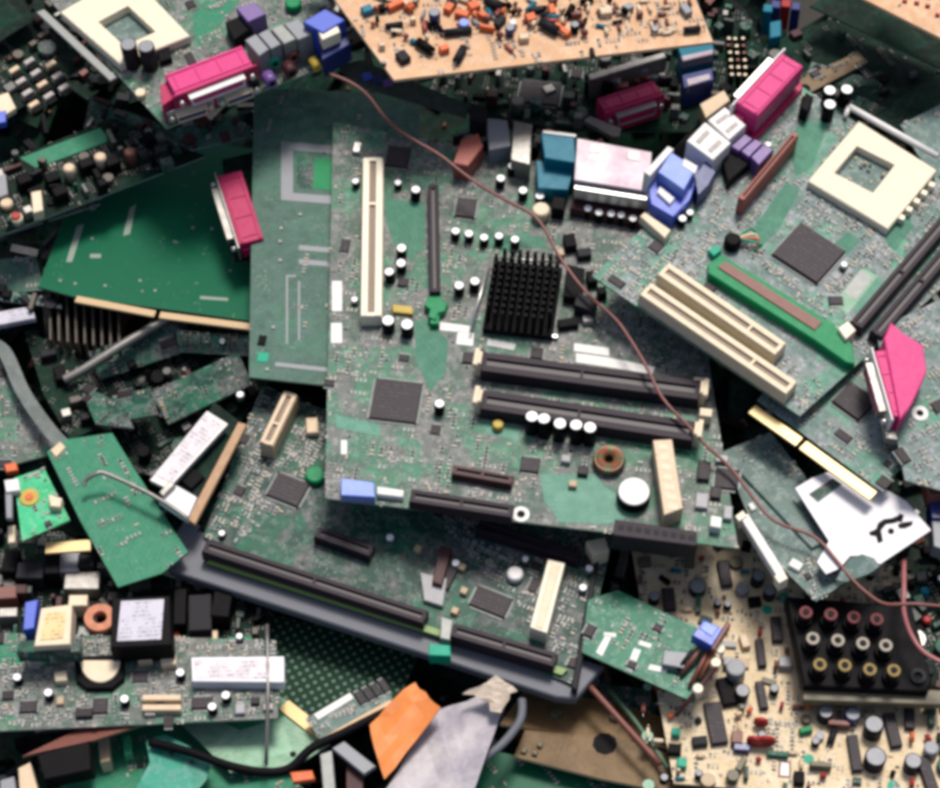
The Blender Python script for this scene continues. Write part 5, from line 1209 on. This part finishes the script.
pl1 = Board('white_plug', 'small white plug at the left margin under the bright green board', 'connector', [(6, 524), (16, 524), (16, 544), (6, 544)], -6); pl1.prism('body', [(8, 526), (15, 525), (15, 542), (8, 543)], 12, M['ivory'])

bs = Board('phenolic_strip', 'long thin brown strip crossing under the lower left motherboard', 'strip',
    [(22, 756), (85, 726), (190, 704), (150, 722), (94, 740)], [(22, 756, -12), (190, 704, -14), (94, 740, -10)], M['brown'], M['olive_p'], thick=3, part='strip')
bxk = Board('black_housing', 'black plastic box with a tan corner at the bottom left', 'housing', [(38, 752), (90, 738), (92, 772), (42, 782)], -30)
bxk.prism('case', [(36, 754), (90, 740), (92, 770), (44, 780)], 24, M['black'], cham=1.5); bxk.prism('tan_corner', [(18, 768), (30, 762), (38, 790), (20, 796)], 18, M['tan_p']); bxk.prism('end_plate', [(0, 780), (14, 776), (18, 800), (0, 800)], 14, M['grey'])
g1 = Board('bare_board', 'green board along the bottom left edge under the teal board', 'circuit board',
    [(60, 744), (150, 722), (240, 730), (330, 812), (60, 820)], [(60, 744, -66), (240, 730, -60), (60, 820, -50)], M['pcb_mid'], M['edge_green']); g1.scatter(130, 59, big=30, chips=.02)
g1.prism('tan_block', [(98, 738), (108, 736), (110, 760), (100, 762)], 20, M['tan_p']); g1.prism('green_post', [(122, 736), (130, 734), (132, 752), (124, 754)], 14, M['pcb_bright'])
tl = Board('teal_board', 'teal green smooth board piece at the bottom left of the light green board', 'circuit board',
    [(146, 740), (165, 734), (212, 758), (206, 780), (180, 810), (130, 800), (150, 762)], [(146, 740, -28), (212, 758, -24), (130, 800, -20)], M['pcb_teal'], M['mint'], thick=3)
x, y = tl.on(155, 742, 3); mb = MB(); mb.cyl(x, y, 3.4, 0, 4, 0, 12, 1); tl.put(mb, 'screw', [M['white']])
for p in ((172, 753), (192, 762)):
    x, y = tl.on(*p, .4); mb = MB(); mb.cyl(x, y, 2.6, 0, .5, 0, 10); tl.put(mb, 'hole', [M['pcb_dark']])

# ================================================================== RIGHT EDGE, LOW: dark board with red light part
rd = Board('component_board', 'dark board in the right margin gap beside the sockets and rose wire', 'circuit board',
    [(880, 590), (960, 560), (960, 700), (925, 680)], [(880, 590, -10), (960, 560, -10), (925, 680, -4)], M['pcb_deep'], M['edge_dark'])
for p, mt in (((927, 619), 'red'), ((925, 590), 'cyan'), ((900, 608), 'grey')):
    x, y = rd.on(*p, 8); mb = MB(); mb.cyl(x, y, 4.5, 0, 9, 0, 12, 2); rd.put(mb, 'indicator', [M[mt]]); rd.block(x, y, 8, 8)
clutter(rd, 30, 76, 14)
rd.scatter(110, 61, big=30, dim=True)

# ================================================================== WIRES ON TOP
cable('wire', 'long reddish brown wire running diagonally over the middle motherboard', [(330, 74, 92), (362, 90, 90), (385, 116, 88), (415, 140, 73), (440, 158, 71), (470, 180, 69), (505, 198, 69), (531, 213, 67), (548, 232, 67), (566, 262, 67), (586, 292, 65), (612, 316, 69),
      (630, 340, 71), (650, 375, 73), (672, 410, 71), (702, 442, 67), (735, 472, 63), (758, 500, 62), (778, 522, 63), (812, 538, 67), (835, 560, 69), (862, 588, 69), (882, 602, 67), (910, 605, 63), (970, 603, 74)], 1.7, M['wire'], 'wire', kink=5)
cable('wire', 'short rose wire dropping at the right margin below the white plate', [(904, 560, 50), (904, 590, 62), (904, 612, 60), (912, 636, 56), (928, 655, 56), (965, 672, 56)], 2.4, M['wire2'], 'wire')

# ================================================================== CAMERA, LIGHT, WORLD
cam = bpy.data.cameras.new('camera'); co_ = bpy.data.objects.new('camera', cam); col.objects.link(co_)
mw = Matrix((RT, UP, -FW)).transposed().to_4x4(); mw.translation = CAM*U; co_.matrix_world = mw
cam.sensor_width = 36; cam.lens = 36*D/940; cam.clip_start = .05; cam.clip_end = 60
scene.camera = co_
EL, AZ = 62, 12       # sun comes from beyond the top of the picture
sd = Vector((math.sin(math.radians(AZ))*math.cos(math.radians(EL)), math.cos(math.radians(AZ))*math.cos(math.radians(EL)), math.sin(math.radians(EL))))
li = bpy.data.lights.new('sun', 'SUN'); li.energy = 1.5; li.angle = math.radians(15); li.color = (1, .955, .90)
lo = bpy.data.objects.new('sun', li); col.objects.link(lo); lo.rotation_euler = (-sd).to_track_quat('-Z', 'Y').to_euler()
wd = bpy.data.worlds.new('World'); scene.world = wd; wd.use_nodes = True; nt = wd.node_tree
sk_ = nt.nodes.new('ShaderNodeTexSky'); sk_.sky_type = 'NISHITA'; sk_.sun_disc = False
sk_.sun_elevation = math.radians(EL); sk_.sun_rotation = math.radians(AZ)
sk_.dust_density = 4; sk_.air_density = 1; sk_.ozone_density = .6
bgn = nt.nodes['Background']; nt.links.new(sk_.outputs[0], bgn.inputs[0]); bgn.inputs[1].default_value = .05
scene.render.engine = 'CYCLES'
scene.view_settings.view_transform = 'Standard'; scene.view_settings.look = 'None'; scene.view_settings.exposure = 1.22
scene.cycles.pixel_filter_type = 'BLACKMAN_HARRIS'; scene.cycles.filter_width = 4.1
scene.render.resolution_x = 1024; scene.render.resolution_y = 858
GROUPS = {'motherboard': 'motherboards in the scrap pile', 'bare_board': 'bare boards without components', 'phenolic_board': 'tan and cream phenolic boards',
          'component_board': 'dark boards crowded with components', 'flat_card': 'flat dark cards in the gaps', 'small_board': 'small green boards', 'phenolic_strip': 'brown strips at the bottom',
          'port_board': 'boards with an upright pink port', 'wire': 'reddish wires lying on top'}
for o in list(col.objects):
    if o.parent is None and o.get('label') and not o.get('group'):
        k = o.name.split('.')[0]
        if k in GROUPS: o['group'] = GROUPS[k]
